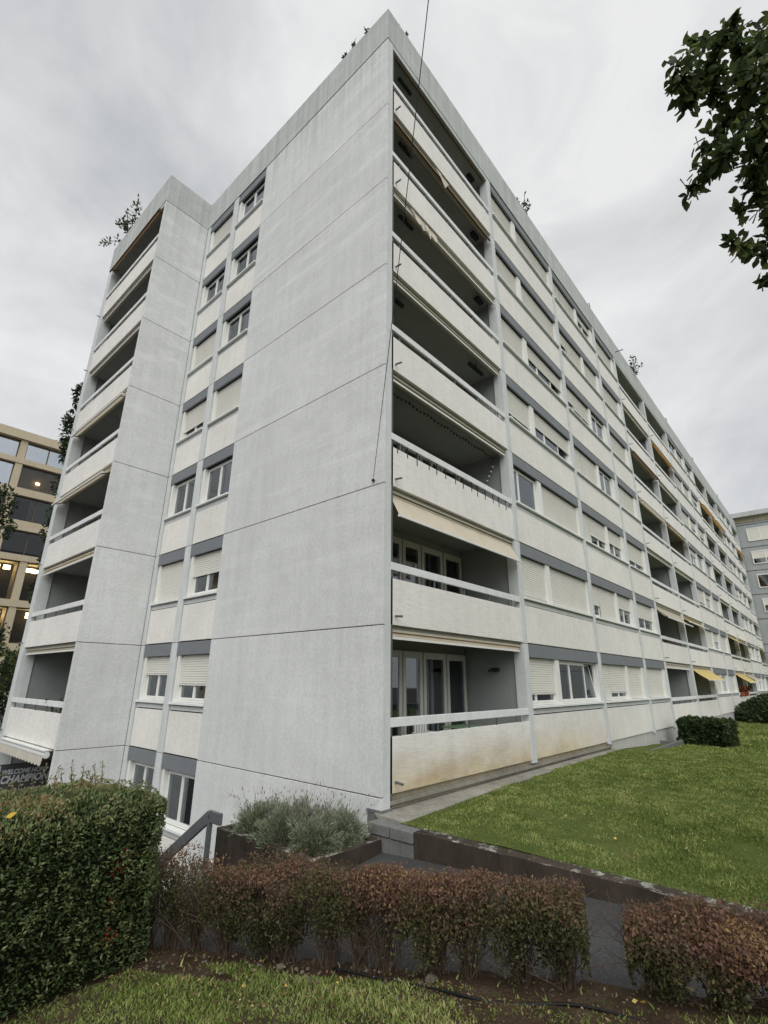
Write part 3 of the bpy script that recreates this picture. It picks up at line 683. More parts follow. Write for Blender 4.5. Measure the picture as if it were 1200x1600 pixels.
pot_plant(42, .3, 1 * ST + .8, 'overgrown green plant hanging over a far first floor parapet', False, .6, 220, .9); pot_plant(44, .4, 6 * ST + .8, 'green plants on the top far balcony', False, .9, 160, .7)
pot_plant(13.2 - 24.6 + 10, 11.2, .09 - 0, 'straggly plant on the ground floor balcony of the wing', False, 1.1, 90, .3) if False else None
shrub('potted_plant', 'straggly bare plant standing on the lowest wing balcony', (-1.55, 11.3, .5), brs(5, .95, .3), 60, .10, M['pot_leaf'], 'potted plants on balconies', .12)
b_ = bpy.data.objects['potted_plant'] if False else None

# ------------------------------------------------------------------ masonry at the foot of the corner
pl_wall = thing('block_wall', 'grey concrete block stub wall at the foot of the building corner', 'wall', (-.2, -.4, -.7))
blk = [(-.30, -.02, -.90, -.02, -.72, -.44), (-.32, -.02, -.44, .0, -.428, -.275), (-.32, -.02, -.90, -.452, -.428, -.275)]
for bx in blk: P(MB().box(*bx), 'block', 'concrete', pl_wall, bevel=.012)
P(MB().box(-.28, -.04, -.88, -.04, -.75, -.29), 'mortar', 'joint', pl_wall)
def wet_concrete():
    t = NT('stained_retaining_wall'); s = t.noise(2.2, 7, stretch=(1, 1, .6), rough=.72); n = t.noise(6, 6, rough=.7)
    c = t.ramp(s, (.3, c4(srgb(44, 39, 34))), (.7, c4(srgb(78, 70, 62))))
    up = t.n('ShaderNodeSeparateXYZ', {0: t.n('ShaderNodeNewGeometry').outputs['Normal']}).outputs[2]
    lich = t.math('MULTIPLY', t.mrange(n, .52, .66, 0, .85), t.mrange(up, .5, .9, 0, 1)); c = t.mix(lich, c, c4(srgb(184, 186, 174)))
    return t.done(c, .92, n, .6, .01, spec=.15)
M['wet'] = wet_concrete()
rw = MB(); ys = np.linspace(-.91, -14, 40); wv = [random.uniform(-1, 1) for _ in range(41)]
for i in range(39):
    y0, y1 = ys[i], ys[i + 1]; rw.add([(-.30, y1, -1), (-.06, y1, -1), (-.06, y0, -1), (-.30, y0, -1), (-.30 + .006 * wv[i + 1], y1, -.262 + .010 * wv[i + 1]), (-.06, y1, -.262), (-.06, y0, -.262), (-.30 + .006 * wv[i], y0, -.262 + .010 * wv[i])], [(4, 5, 6, 7), (3, 0, 4, 7), (1, 2, 6, 5)] + ([(2, 3, 7, 6)] if i == 0 else []))
rw = tag(rw.build('retaining_wall', M['wet']), 'low dark stained concrete retaining wall between the path and the lawn', 'wall')
# planter
pl = thing('planter', 'large dark concrete planter box holding lavender against the end wall', 'planter', (-1.2, .5, -1))
px0, px1, py0, py1, pz = -1.70, -.33, -.31, 2.07, -.45
for nm, bx in (('side_wall', (px0, px0 + .12, py0, py1, -2.2, pz)), ('side_wall', (px0 + .121, px1, py0, py0 + .12, -1.2, pz - .002)), ('side_wall', (px0 + .121, px1, py1 - .12, py1, -2.2, pz - .002)), ('side_wall', (px1 - .12, px1, py0 + .121, py1 - .121, -1.2, pz - .004))):
    P(MB().box(*bx), nm, 'wet', pl, bevel=.015)
P(MB().box(px0 + .12, px1 - .12, py0 + .12, py1 - .12, -.9, pz - .07), 'soil', 'soil', pl)
M['lav'] = leafmat('lavender_leaf', (0, c4(srgb(78, 88, 62))), (.5, c4(srgb(116, 126, 98))), (1, c4(srgb(156, 164, 140))), trans=.2)
M['lav_dry'] = leafmat('lavender_stalk', (0, c4(srgb(96, 92, 80))), (.6, c4(srgb(120, 112, 100))), (1, c4(srgb(104, 92, 110))), trans=.1)
G = 'lavender bushes in the planter'
for i, (x, y, r_, lab) in enumerate([(-1.28, 1.50, .52, 'lavender bush at the left end of the planter'), (-1.30, .82, .50, 'lavender bush in the middle of the long planter side'), (-1.26, .18, .52, 'roundest lavender bush by the front planter corner'), (-.76, .16, .50, 'lavender bush nearest the building corner'), (-.70, 1.05, .56, 'lavender bush at the back against the end wall')]):
    o = thing('lavender_bush', lab, 'bush', (x, y, pz - .07), G)
    n = 9000; d = unit(RNG.normal(0, 1, (n, 3))); d[:, 2] = np.abs(d[:, 2]); k = RNG.uniform(.45, 1, n) ** .5
    X = np.array([x, y, pz - .06]) + d * np.array([r_ * .85, r_ * .85, .43]) * (k * (1 + 1.0 * (vnoise(d * 1.0 + i * 7, 4.2, 4) - .55)))[:, None]
    leaf_obj('foliage', X, d * [1, 1, .6] + [0, 0, .55] + RNG.normal(0, .28, (n, 3)), RNG.uniform(.035, .075, n), np.clip(.15 + .65 * (k - .6) / .4 + RNG.normal(0, .18, n), 0, 1), M['lav'], o, aspect=.17, fold=.04)
    n = 75; t = RNG.uniform(0, 6.283, n); k = np.sqrt(RNG.uniform(0, 1, n)); dirs = np.stack([np.cos(t), np.sin(t), 0 * t], 1); Pb = np.array([x, y, pz]) + dirs * (k * r_ * .5)[:, None]
    H = RNG.uniform(.30, .56, n); L_ = k * .55 + RNG.uniform(-.1, .15, n)
    blades('flower_stalk', Pb, H, np.full(n, .006), L_, M['lav_dry'], RNG.uniform(0, .6, n), o, dirs=dirs)
    tip = Pb + np.array([0, 0, 1]) * H[:, None] + dirs * (L_ * H)[:, None]; leaf_obj('flower_head', tip, dirs * .3 + [0, 0, 1], RNG.uniform(.04, .075, n), RNG.uniform(.5, 1, n), M['lav_dry'], o, kind='stuff', aspect=.28)
# handrail of the steps
hr = thing('handrail', 'weathered grey flat bar handrail leading down the steps', 'handrail', (-2.42, 1.1, -.9))
hx = -2.42
def bar(p, q, h=.15, t=.05):
    (y0, z0), (y1, z1) = p, q; d = Vector((0, y1 - y0, z1 - z0)).normalized(); n_ = Vector((0, -d.z, d.y)); n_ = n_ if n_.z > 0 else -n_
    vs = []
    for x in (hx - t / 2, hx + t / 2):
        for (y, z_) in (p, q):
            for s_ in (-h / 2, h / 2): vs.append((x, y + n_.y * s_, z_ + n_.z * s_))
    return MB().add(vs, [(0, 1, 3, 2), (4, 6, 7, 5), (0, 2, 6, 4), (1, 5, 7, 3), (0, 4, 5, 1), (2, 3, 7, 6)])
P(bar((1.12, -.02), (4.5, -2.21)), 'rail', M['rail_old'] if 'rail_old' in M else 'metal', hr, bevel=.008)
P(bar((.84, -.03), (1.15, -.03)), 'rail_end', 'metal', hr, bevel=.008)
for (y, zt_, zb_) in ((1.12, -.05, -1.0), (3.9, -1.9, -2.9)): P(MB().box(hx - .028, hx + .028, y - .03, y + .03, zb_, zt_), 'post', 'metal', hr)

# ------------------------------------------------------------------ hedges
M['laurel'] = leafmat('green_hedge_leaf', (0, c4(srgb(48, 64, 36))), (.4, c4(srgb(78, 94, 54))), (.66, c4(srgb(122, 134, 86))), (.84, c4(srgb(128, 122, 80))), (1, c4(srgb(140, 114, 82))), trans=.2, spec=.4, rough=.45)
M['red_hedge_leaf'] = leafmat('red_hedge_leaf', (0, c4(srgb(96, 40, 28))), (1, c4(srgb(172, 58, 38))), trans=.3)
def box_hedge(name, label, path, width, htop, n, size, mat, cat='hedge', rough=.05, topred=0, ground=g_fg, group=None, core=True):
    """clipped hedge along path [(x,y)...]: points on a rounded box, pushed in and out by noise"""
    p = np.array(path, float); seg = np.linalg.norm(np.diff(p, axis=0), axis=1); cum = np.concatenate([[0], np.cumsum(seg)]); L_ = cum[-1]
    o = thing(name, label, cat, (*p[0], float(ground(p[0][0], p[0][1]))), group)
    def at(s_): return np.stack([np.interp(s_, cum, p[:, 0]), np.interp(s_, cum, p[:, 1])], 1)
    H = htop - ground(p[:, 0].mean(), p[:, 1].mean())
    # faces: front, back, top, two ends by area
    ar = np.array([L_ * H, L_ * H * .5, L_ * width * 1.3, width * H, width * H]); face = RNG.choice(5, n, p=ar / ar.sum()); a, b = RNG.uniform(0, 1, n), RNG.uniform(0, 1, n)
    s_ = np.select([face <= 2, face == 3], [a * L_, 0], L_); q = np.select([face == 0, face == 1, face == 2], [-.5, .5, b - .5], a - .5); h = np.select([face == 2], [1.0], b)
    # round the edges
    sx = (s_ / L_ - .5) * 2; rx = np.sign(sx) * np.clip(np.abs(sx), 0, 1)
    e2 = np.stack([q * 2, np.clip(h, 0, 1)], 1); nrm = np.abs(e2[:, 0]) ** 5 + np.abs(e2[:, 1]) ** 5; k = np.where(nrm > 1, nrm ** (-1 / 5), 1); q2 = q * k; h2 = h * k
    k3 = (np.abs(sx) ** 10 + np.maximum(np.abs(q2 * 2), h2) ** 10); k3 = np.where(k3 > 1, k3 ** (-1 / 10), 1); s2 = (sx * k3 + 1) / 2 * L_; q2 *= k3; h2 *= np.where(face >= 3, 1, k3)
    c = at(s2); d = at(np.minimum(s2 + .05, L_)) - at(np.maximum(s2 - .05, 0)); d = d / np.linalg.norm(d, axis=1, keepdims=True); nn = np.stack([-d[:, 1], d[:, 0]], 1)
    if np.dot(nn[0], np.array([-6.9, -6.1]) - p[0]) > 0: nn = -nn
    xy = c + nn * (q2 * width)[:, None]; zb = ground(xy[:, 0], xy[:, 1]); Z = zb + .03 + (htop - zb) * h2
    X = np.column_stack([xy, Z]); N = np.select([(face == 0)[:, None], (face == 1)[:, None], (face == 2)[:, None], (face == 3)[:, None]],
        [np.column_stack([-nn, 0 * a + .25]), np.column_stack([nn, 0 * a + .25]), np.column_stack([0 * nn, 0 * a + 1]), np.column_stack([-d, 0 * a + .2])], np.column_stack([d, 0 * a + .2]))
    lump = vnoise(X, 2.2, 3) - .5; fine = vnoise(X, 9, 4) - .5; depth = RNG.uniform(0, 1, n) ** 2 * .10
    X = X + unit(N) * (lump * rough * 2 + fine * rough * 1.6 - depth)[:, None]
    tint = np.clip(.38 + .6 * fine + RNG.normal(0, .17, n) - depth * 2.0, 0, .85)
    if topred: up = np.clip((h2 - .78) / .2, 0, 1); tint = np.clip(tint + up * topred * (vnoise(X, 2.6, 8) * .75 + .12 + RNG.normal(0, .12, n)), 0, 1)
    Nn = unit(N) + RNG.normal(0, .65, (n, 3)); leaf_obj('foliage', X, Nn, size * RNG.uniform(.6, 1.35, n), tint, mat, o, aspect=.42)
    if core:
        mb = MB(); K = 24
        for i in range(K):
            s0, s1 = L_ * (.02 + .96 * i / K), L_ * (.02 + .96 * (i + 1) / K); c0, c1 = at(np.array([s0]))[0], at(np.array([s1]))[0]; dd = (c1 - c0) / np.linalg.norm(c1 - c0); n2 = np.array([-dd[1], dd[0]]) * (width / 2 - .14)
            z0 = float(ground(*c0)) - .05; vs = []
            for cc in (c0, c1):
                for sg in (-1, 1): vs += [(*(cc + n2 * sg), z0), (*(cc + n2 * sg * .9), htop - .15)]
            mb.add(vs, [(0, 1, 3, 2), (4, 6, 7, 5), (0, 4, 5, 1), (2, 3, 7, 6), (1, 5, 7, 3)])
        P(mb, 'branch_mass', M['hedge_core'], o)
    return o
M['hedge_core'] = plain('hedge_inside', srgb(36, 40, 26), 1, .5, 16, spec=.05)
gh = box_hedge('evergreen_hedge', 'big clipped dark green hedge with a russet tinged top at lower left', [(-8.6, -.95), (-5.2, .0), (-3.95, .42)], 1.5, .72, 90000, .040, M['laurel'], rough=.055, topred=.6)
# thin shoots on top of the hedge, red leaf sprays, one yellow leaf
Pn, Nn = [], []; mb = MB()
for _ in range(60):
    k = random.random(); x = -6.6 + 2.5 * k; y = -.25 + .75 * k + random.uniform(-.5, .55); h = random.choice([.05, .08, .1, .14, .22]); b0 = Vector((x, y, .70)); tip = b0 + Vector((random.uniform(-.05, .05), random.uniform(-.05, .05), h)); mb.tube(tuple(b0), tuple(tip), .004, .002, 4)
    for j in range(int(h * 90)):
        q = b0.lerp(tip, random.random()); d = Vector((random.gauss(0, 1), random.gauss(0, 1), random.gauss(.5, .6))); Pn.append(q + d.normalized() * .018); Nn.append(d)
P(mb, 'shoot', 'stem', gh, kind='stuff'); leaf_obj('shoot_leaves', np.array(Pn), np.array(Nn), np.full(len(Pn), .035), RNG.uniform(.5, 1, len(Pn)), M['laurel'], gh, aspect=.4)
for (c_, n_) in (((-4.32, -.42, .06), 60), ((-4.22, -.36, .17), 40), ((-4.35, -.45, -.18), 16), ((-4.38, -.52, -.43), 30)):
    X = np.array(c_) + RNG.normal(0, 1, (n_, 3)) * [.045, .03, .03]; leaf_obj('red_leaf_spray', X, RNG.normal(0, 1, (n_, 3)) + [-.4, -.6, .2], np.full(n_, .036), RNG.uniform(0, 1, n_), M['red_hedge_leaf'], gh, kind='stuff', aspect=.4)

M['barberry'] = leafmat('barberry_leaf', (0, c4(srgb(62, 60, 38))), (.3, c4(srgb(92, 96, 58))), (.5, c4(srgb(104, 88, 68))), (.78, c4(srgb(124, 88, 78))), (1, c4(srgb(152, 130, 84))), trans=.3)
def barberry(label, p, q, nst, nleaf, hts, wid, gaps, tone=0):
    p, q = np.array(p), np.array(q); L_ = np.linalg.norm(q - p); d = (q - p) / L_; nn = np.array([-d[1], d[0]])
    o = thing('barberry_hedge', label, 'hedge', (*p, float(g_fg(*p))), 'russet barberry hedges beside the path'); mb = MB(); tips = []
    for i in range(nst):       # plants: bundles of thin stems rising from one foot
        s0 = L_ * (i + .5) / nst + random.uniform(-.08, .08); f = p + d * s0 + nn * random.uniform(-.06, .06); htop = hts[0] + (hts[1] - hts[0]) * s0 / L_
        for _ in range(46):
            s1 = random.gauss(0, .21); w_ = random.gauss(0, .14); hz = htop - random.uniform(.02, .25) if random.random() < .7 else htop - random.uniform(.3, .5); z0 = float(g_fg(*f)) - .03
            a_ = Vector((*(f + d * random.gauss(0, .045) + nn * random.gauss(0, .04)), z0)); c_ = Vector((*(f + d * s1 + nn * w_), hz)); mid = a_.lerp(c_, .5) + Vector((random.gauss(0, .03), random.gauss(0, .03), 0)) - Vector((*(d * s1 * .22), 0))
            mb.tube(tuple(a_), tuple(mid), random.uniform(.004, .008), .004, 4, False); mb.tube(tuple(mid), tuple(c_), .004, .0018, 4, False); tips.append((a_, mid, c_))
            for _t in range(3):
                b0 = mid.lerp(c_, random.random()); e_ = b0 + Vector((random.gauss(0, .09), random.gauss(0, .09), random.uniform(.03, .16))); mb.tube(tuple(b0), tuple(e_), .0025, .001, 3, False)
    P(mb, 'stem', 'stem', o)
    n = nleaf; s = RNG.uniform(-.08, L_ + .08, n); hh = np.clip(1 - RNG.beta(1.15, 1.55, n) * 1.02, 0, 1); wq = RNG.normal(0, .5, n); wq = np.clip(wq, -1, 1)
    xy = p + d * s[:, None] + nn * (wq * wid * (.55 + .45 * hh))[:, None]; zb = g_fg(xy[:, 0], xy[:, 1]); zt = hts[0] + (hts[1] - hts[0]) * s / L_ + .17 * (vnoise(np.column_stack([xy, 0 * s]), 2.4, 6) - .5) + .05 * (vnoise(np.column_stack([xy, 0 * s]), 9, 7) - .5)
    en = np.minimum(s + .08, L_ + .08 - s); zt = zt - .11 * np.exp(-np.clip(en, 0, 9) / .09); Z = zb + (zt - zb) * hh; X = np.column_stack([xy, Z])
    dens = vnoise(X * [1, 1, .7], 4.5, 12); sp = (s / L_ * nst) % 1; low = np.clip((.50 - hh) / .6, 0, 1)
    keep = (dens > .24 + low * .48) & ((np.abs(sp - .5) < .5 - low * .45) | (RNG.uniform(0, 1, n) < .1))
    for (g0, g1, gh_) in gaps: keep &= ~((s > g0) & (s < g1) & (hh < gh_))
    X, hh = X[keep], hh[keep]; n = len(X)
    patch = vnoise(X, 1.4, 21); tint = .16 + .42 * hh ** 2 + (patch - .5) * .45 + RNG.normal(0, .13, n) + tone; tint = np.where((vnoise(X, 1.9, 33) > .66) & (hh > .5), tint + .22, tint)
    leaf_obj('foliage', X, RNG.normal(0, 1, (n, 3)) + [0, 0, .5], RNG.uniform(.014, .038, n), np.clip(tint, 0, 1), M['barberry'], o, aspect=.55); return o
barberry('sparse left clump of russet barberry hedge beside the big green hedge', (-3.62, .42), (-3.38, -.55), 3, 14000, (-.06, .0), .28, [], .0)
barberry('middle run of russet barberry hedge in front of the planter', (-3.36, -.75), (-2.20, -4.06), 10, 100000, (.02, .25), .34, [(1.62, 1.80, .5)])
barberry('reddest run of barberry hedge at lower right beyond the gap', (-2.15, -4.50), (-1.45, -6.6), 6, 70000, (.19, .20), .34, [(.9, 1.2, .45)], .10)
# clipped evergreens on the lawn
gl = lambda x, y: g_lawn(x, y)
M['box_leaf'] = leafmat('box_leaf', (0, c4(srgb(34, 48, 28))), (.6, c4(srgb(58, 74, 40))), (1, c4(srgb(92, 106, 60))), trans=.15)
box_hedge('clipped_shrub', 'rectangular clipped dark green shrub on the lawn by the facade', [(18.4, -2.35), (18.6, -.55)], 1.5, .42, 9000, .16, M['box_leaf'], cat='shrub', rough=.10, ground=gl)
o = thing('round_shrub', 'broad rounded dark green shrub at the far end of the lawn', 'shrub', (37, -2.6, -.62)); n = 9000
d = unit(RNG.normal(0, 1, (n, 3))); d[:, 2] = np.abs(d[:, 2]); X = np.array([37.5, -3.0, -.62]) + d * [2.6, 3.2, 2.0] * (1 + .25 * (vnoise(d, 2.5, 5) - .5) - RNG.uniform(0, .12, n))[:, None]
leaf_obj('foliage', X, d + RNG.normal(0, .6, (n, 3)), RNG.uniform(.14, .26, n), np.clip(.4 + RNG.normal(0, .2, n) + .5 * (vnoise(X, 1.5, 2) - .5), 0, 1), M['box_leaf'], o)
P(MB().ball((37.5, -3.0, -.5), 1, 14, 8, (2.2, 2.8, 1.7)), 'branch_mass', M['hedge_core'], o)

# light wells by the lawn
lw = thing('light_well', 'low concrete light well kerb set in the lawn by the facade', 'light well', (14, -.5, -.7))
for bx in ((12.2, 17.3, -.80, -.70, -1, -.30), (12.2, 12.3, -.69, .05, -1, -.381), (17.2, 17.3, -.69, .05, -1, -.381)): P(MB().box(*bx), 'kerb', 'concrete', lw, bevel=.01)
P(MB().box(12.3, 17.2, -.69, .05, -.9, -.52), 'bed', 'soil', lw)

# ------------------------------------------------------------------ grass
def grass(name, x0, x1, y0, y1, n, zf, hr_, wr, keep, seed, dist_scale=False):
    X = np.column_stack([RNG.uniform(x0, x1, n), RNG.uniform(y0, y1, n)]); k = keep(X[:, 0], X[:, 1]); X = X[k]
    Q = np.column_stack([X, 0 * X[:, 0]]); cl = vnoise(Q, 1.1, seed); c2 = vnoise(Q, 4, seed + 1); c3 = vnoise(Q, .55, seed + 2)
    ok = (c2 * .6 + cl * .4) > RNG.uniform(.0, .30, len(X)); X, Q, cl, c2, c3 = X[ok], Q[ok], cl[ok], c2[ok], c3[ok]
    n = len(X); Pz = np.column_stack([X, zf(X[:, 0], X[:, 1]) - .01]); f = np.ones(n)
    if dist_scale: f = np.clip(np.hypot(X[:, 0] + 6.9, X[:, 1] + 6.1) / 9, .8, 4)
    H = RNG.uniform(*hr_, n) * (.6 + .8 * c2) * f ** .5; tint = np.clip(.10 + .45 * c3 + .6 * (c2 - .5) + .3 * (vnoise(Q, 9, seed + 5) - .5) + RNG.normal(0, .14, n), 0, 1)
    tint = np.where(RNG.uniform(0, 1, n) < .05, .95, tint)
    return blades(name, Pz, H, RNG.uniform(*wr, n) * f, RNG.uniform(.2, 1.3, n), M['grass'], tint, kind='stuff')
bare = lambda x, y: side(x, y) < -.34 - .38 * (vnoise(np.column_stack([x, y, 0 * x]), 2.2, 9) - .5)
lime = lambda x, y: ~((x < -3.6) & (side(x, y) > -.62)) & (y < -.9 + .28 * (x + 5.25) + .15)
grass('front_grass', -7.5, -1.0, -7.4, -.4, 190000, g_fg, (.014, .038), (.008, .015), lambda x, y: bare(x, y) & lime(x, y), 40)
lawn_ok = lambda x, y: y + .16 * (vnoise(np.column_stack([x, y, 0 * x]), 2.8, 70) - .35) < np.interp(x, [-.3, .05, 3, 6, 11.5, 12, 17.3, 17.5], [-.53, -.48, -.33, -.25, -.15, -.84, -.84, 0])
grass('lawn_grass', -.08, 14, -9, 0, 330000, g_lawn, (.015, .045), (.010, .02), lawn_ok, 50, True)
grass('far_lawn_grass', 14, 45, -12, 0, 110000, g_lawn, (.02, .05), (.014, .024), lawn_ok, 60, True)
nb = 1500; X = np.column_stack([RNG.uniform(-4.6, -.8, nb), RNG.uniform(-6.6, .2, nb)]); sd = side(X[:, 0], X[:, 1]); X = X[(sd < -.05) & (sd > -.75)]
blades('bed_weeds', np.column_stack([X, g_fg(X[:, 0], X[:, 1])]), RNG.uniform(.02, .06, len(X)), RNG.uniform(.01, .02, len(X)), RNG.uniform(.3, 1.2, len(X)), M['grass'], RNG.uniform(0, .9, len(X)), kind='stuff')

# bits lying in the bed: hose, cobble edge, stones, fallen leaves
hp = []
for i in range(60):
    k = i / 59; a = np.array([-2.95, -2.1]) + (np.array([-1.75, -6.6]) - np.array([-2.95, -2.1])) * k; a = a + np.array([-.08, -.03]) * math.sin(k * 9) + np.array([-.05, .0]) * math.sin(k * 23 + 1) + np.array([-.26, -.10]) * min(1, k * 2.2)
    hp.append((a[0], a[1], float(g_fg(a[0], a[1])) + .018 + .010 * math.sin(k * 31)))
tag(MB().path(hp, .010, 7).build('irrigation_hose', M['rubber'], smooth=True), 'black irrigation hose lying on the soil along the barberry hedge', 'hose')
# dead leaves, twigs and small pebbles scattered over the soil
n = 9000; X = np.column_stack([RNG.uniform(-5.6, -.6, n), RNG.uniform(-7, 1.2, n)]); sd = side(X[:, 0], X[:, 1]); X = X[(sd < .05) & (sd > -1.1)]; n = len(X)
M['litter'] = leafmat('leaf_litter', (0, c4(srgb(56, 44, 34))), (.5, c4(srgb(104, 84, 62))), (.85, c4(srgb(150, 128, 92))), (1, c4(srgb(190, 180, 160))), trans=0)
leaf_obj('leaf_litter', np.column_stack([X, g_fg(X[:, 0], X[:, 1]) + RNG.uniform(.0, .03, n)]), RNG.normal(0, 1, (n, 3)) * [1, 1, .35], RNG.uniform(.012, .045, n), RNG.beta(1.6, 2.2, n), M['litter'], kind='stuff', aspect=.5)
ce = struct(MB().box(0, .001, 0, .001, -2, -1.99).build('cobble_edging', M['concrete']))
ce.data.clear_geometry(); ce.data.from_pydata([], [], [])
cob = MB().box(-.055, .055, -.085, .085, -.05, .05); cme = None
for i in range(30):
    s = 5.6 + i * .175; a = BA + bd * s + bn * .02
    if cme is None:
        c0 = cob.build('cobble', M['concrete'], ce, bevel=.018); cme = c0
    else:
        c0 = cme.copy(); COL.objects.link(c0); c0.parent = ce
    c0.location = (a[0], a[1], float(g_path(*a)) + .02 + random.uniform(-.01, .012)); c0.rotation_euler = (random.uniform(-.06, .06), random.uniform(-.06, .06), math.atan2(bd[1], bd[0]) - math.pi / 2 + random.uniform(-.06, .06)); c0.scale = (1, random.uniform(.85, 1), 1)
M['stone'] = plain('pale_stone', srgb(112, 106, 94), .9, .35, 18)
sm = []
for k in range(3):
    bm = bmesh.new(); bmesh.ops.create_icosphere(bm, subdivisions=2, radius=1)
    for v in bm.verts: v.co *= 1 + .28 * (random.random() - .5); v.co.z *= .62
    me = bpy.data.meshes.new('stone'); bm.to_mesh(me); bm.free(); me.materials.append(M['stone']); sm.append(me)
G = 'larger stones in the bed'
for (a, r_, lab) in (((-2.72, -2.98), .055, 'largest pale stone in the bed below the middle hedge'), ((-3.22, -1.62), .04, 'rounded pale stone in the bed near the planter corner'), ((-1.98, -4.62), .04, 'pale stone beside the gap between the two barberry hedges')):
    o = bpy.data.objects.new('stone', sm[0]); COL.objects.link(o); o.location = (a[0], a[1], float(g_fg(*a)) + r_ * .3); o.scale = (r_, r_ * .8, r_); o.rotation_euler = (0, 0, random.uniform(0, 6)); tag(o, lab, 'stone', G)
mb = MB()
for i in range(150):
    s_ = random.uniform(1.2, 8.4); a = BA + bd * s_ - bn * random.uniform(.05, .62); r_ = random.uniform(.007, .024); mb.ball((a[0], a[1], float(g_fg(*a)) + r_ * .3), r_, 6, 4, (1, random.uniform(.6, 1), .65))
mb.build('pebbles', M['stone'], kind='stuff')
M['yleaf'] = leafmat('fallen_leaf', (0, c4(srgb(196, 160, 60))), (1, c4(srgb(206, 186, 120))), trans=.2)
def fallen(p, n, size, label, grp='fallen leaves on the grass', tint=.5):
    V, F = leaves(np.array([p]), np.array([n]), np.array([size]), aspect=.6, fold=.12); o = np_mesh('fallen_leaf', V, F, M['yleaf'], None, np.full(2, tint)); tag(o, label, 'leaf', grp)
for i in range(26):
    x, y = random.uniform(-5.0, -1.6), random.uniform(-5.2, -1.2)
    if side(x, y) > -.2: continue
    t = random.uniform(0, 6.28); fallen((x, y, float(g_fg(x, y)) + .045), (math.cos(t), math.sin(t), .15), random.uniform(.03, .055), 'small yellowed leaf fallen on the front grass', tint=random.random())
for i in range(14):
    x, y = random.uniform(.6, 8), random.uniform(-4.8, -.9); t = random.uniform(0, 6.28); fallen((x, y, float(g_lawn(x, y)) + .06), (math.cos(t), math.sin(t), .15), random.uniform(.05, .08), 'small pale leaf fallen on the lawn', 'fallen leaves on the lawn', random.random())
fallen((-5.42, -.78, .765), (.5, -.3, .25), .085, 'bright yellow leaf lying on top of the green hedge', None, 0.0)
fallen((-1.35, -3.2, float(g_path(-1.35, -3.2)) + .015), (1, .2, .1), .07, 'pale leaf lying alone on the asphalt path', None, 1.0)

# ------------------------------------------------------------------ trees
M['tree_leaf'] = leafmat('broad_tree_leaf', (0, c4(srgb(48, 62, 36))), (.6, c4(srgb(70, 88, 48))), (.9, c4(srgb(104, 112, 60))), (1, c4(srgb(116, 94, 58))), trans=.45)
M['far_leaf'] = leafmat('far_tree_leaf', (0, c4(srgb(34, 46, 30))), (.6, c4(srgb(56, 72, 42))), (1, c4(srgb(104, 118, 56))), trans=.2)
CL = [(-2.77, -6.12, 7.33, .21), (-2.44, -6.36, 7.54, .24), (-1.71, -6.67, 8.27, .31), (-2.03, -6.65, 8.26, .13), (-2.23, -6.71, 7.31, .24), (-2.12, -6.34, 7.4, .21), (-1.9, -6.54, 7.45, .26), (-2.05, -6.63, 6.98, .25), (-1.76, -6.22, 7.32, .19), (-2.2, -6.37, 6.66, .23), (-1.75, -6.56, 6.9, .25), (-1.98, -5.98, 6.64, .15), (-2.03, -6.11, 6.76, .16), (-1.77, -6.28, 7.0, .17), (-1.35, -6.47, 6.92, .17), (-1.14, -6.33, 6.86, .16), (-1.82, -6.17, 5.96, .09), (-1.18, -6.39, 6.12, .12), (-1.08, -6.33, 5.91, .09), (-2.43, -6.13, 7.24, .1), (-2.61, -6.61, 7.67, .05), (-1.94, -6.32, 8.64, .1), (-2.01, -6.92, 7.88, .29), (-1.81, -6.85, 7.36, .32), (-1.06, -6.78, 7.34, .36), (-1.28, -6.59, 6.53, .27), (-1.19, -6.53, 5.86, .26)]
T = thing('broadleaf_tree', 'broadleaf tree reaching dark leafy branches into the upper right sky', 'tree', (1.2, -9.6, -.4))
tb_ = Vector((1.2, -9.6, -.4)); fork = Vector((1.0, -9.2, 4.2)); limb = [fork, Vector((.4, -8.3, 5.6)), Vector((-.5, -7.5, 6.8)), Vector((-1.3, -6.95, 7.4)), Vector((-2.1, -6.5, 7.6))]
P(MB().path([tuple(tb_), (1.15, -9.5, 1.5), tuple(fork)], .24, 10, .17), 'trunk', 'bark', T)
P(MB().path([tuple(q) for q in limb], .11, 7, .012), 'limb', 'bark', T)
off = [((1.0, -9.2, 4.2), (2.2, -10.2, 7.2), (2.6, -10.8, 9.2)), ((1.0, -9.2, 4.2), (.4, -10.6, 7), (-.2, -11.6, 8.8)), ((1.0, -9.2, 4.2), (1.6, -8.6, 7.6), (1.4, -8.2, 10.2))]
for b in off: P(MB().path(list(b), .11, 7, .03), 'limb', 'bark', T)
lp, ln_, ls = [], [], []; tw = MB()
CL2 = [(Vector(q[:3]), q[3]) for q in CL]; order_ = sorted(range(len(CL2)), key=lambda i: (CL2[i][0] - limb[3]).length); done_ = [(limb[3], .2), (limb[4], .2), (limb[2], .2)]
extra = []
for i in order_:
    c, r_ = CL2[i]; par = min(done_, key=lambda q: (q[0] - c).length); mid = par[0].lerp(c, .5) + Vector((random.uniform(-.04, .04), random.uniform(-.04, .04), .05))
    tw.path([tuple(par[0]), tuple(mid), tuple(c)], .010, 5, .005)
    if (par[0] - c).length > .3: extra += [(par[0].lerp(c, .35), min(.13, r_ + .03)), (par[0].lerp(c, .68), min(.12, r_ + .03))]
    done_.append((c, r_))
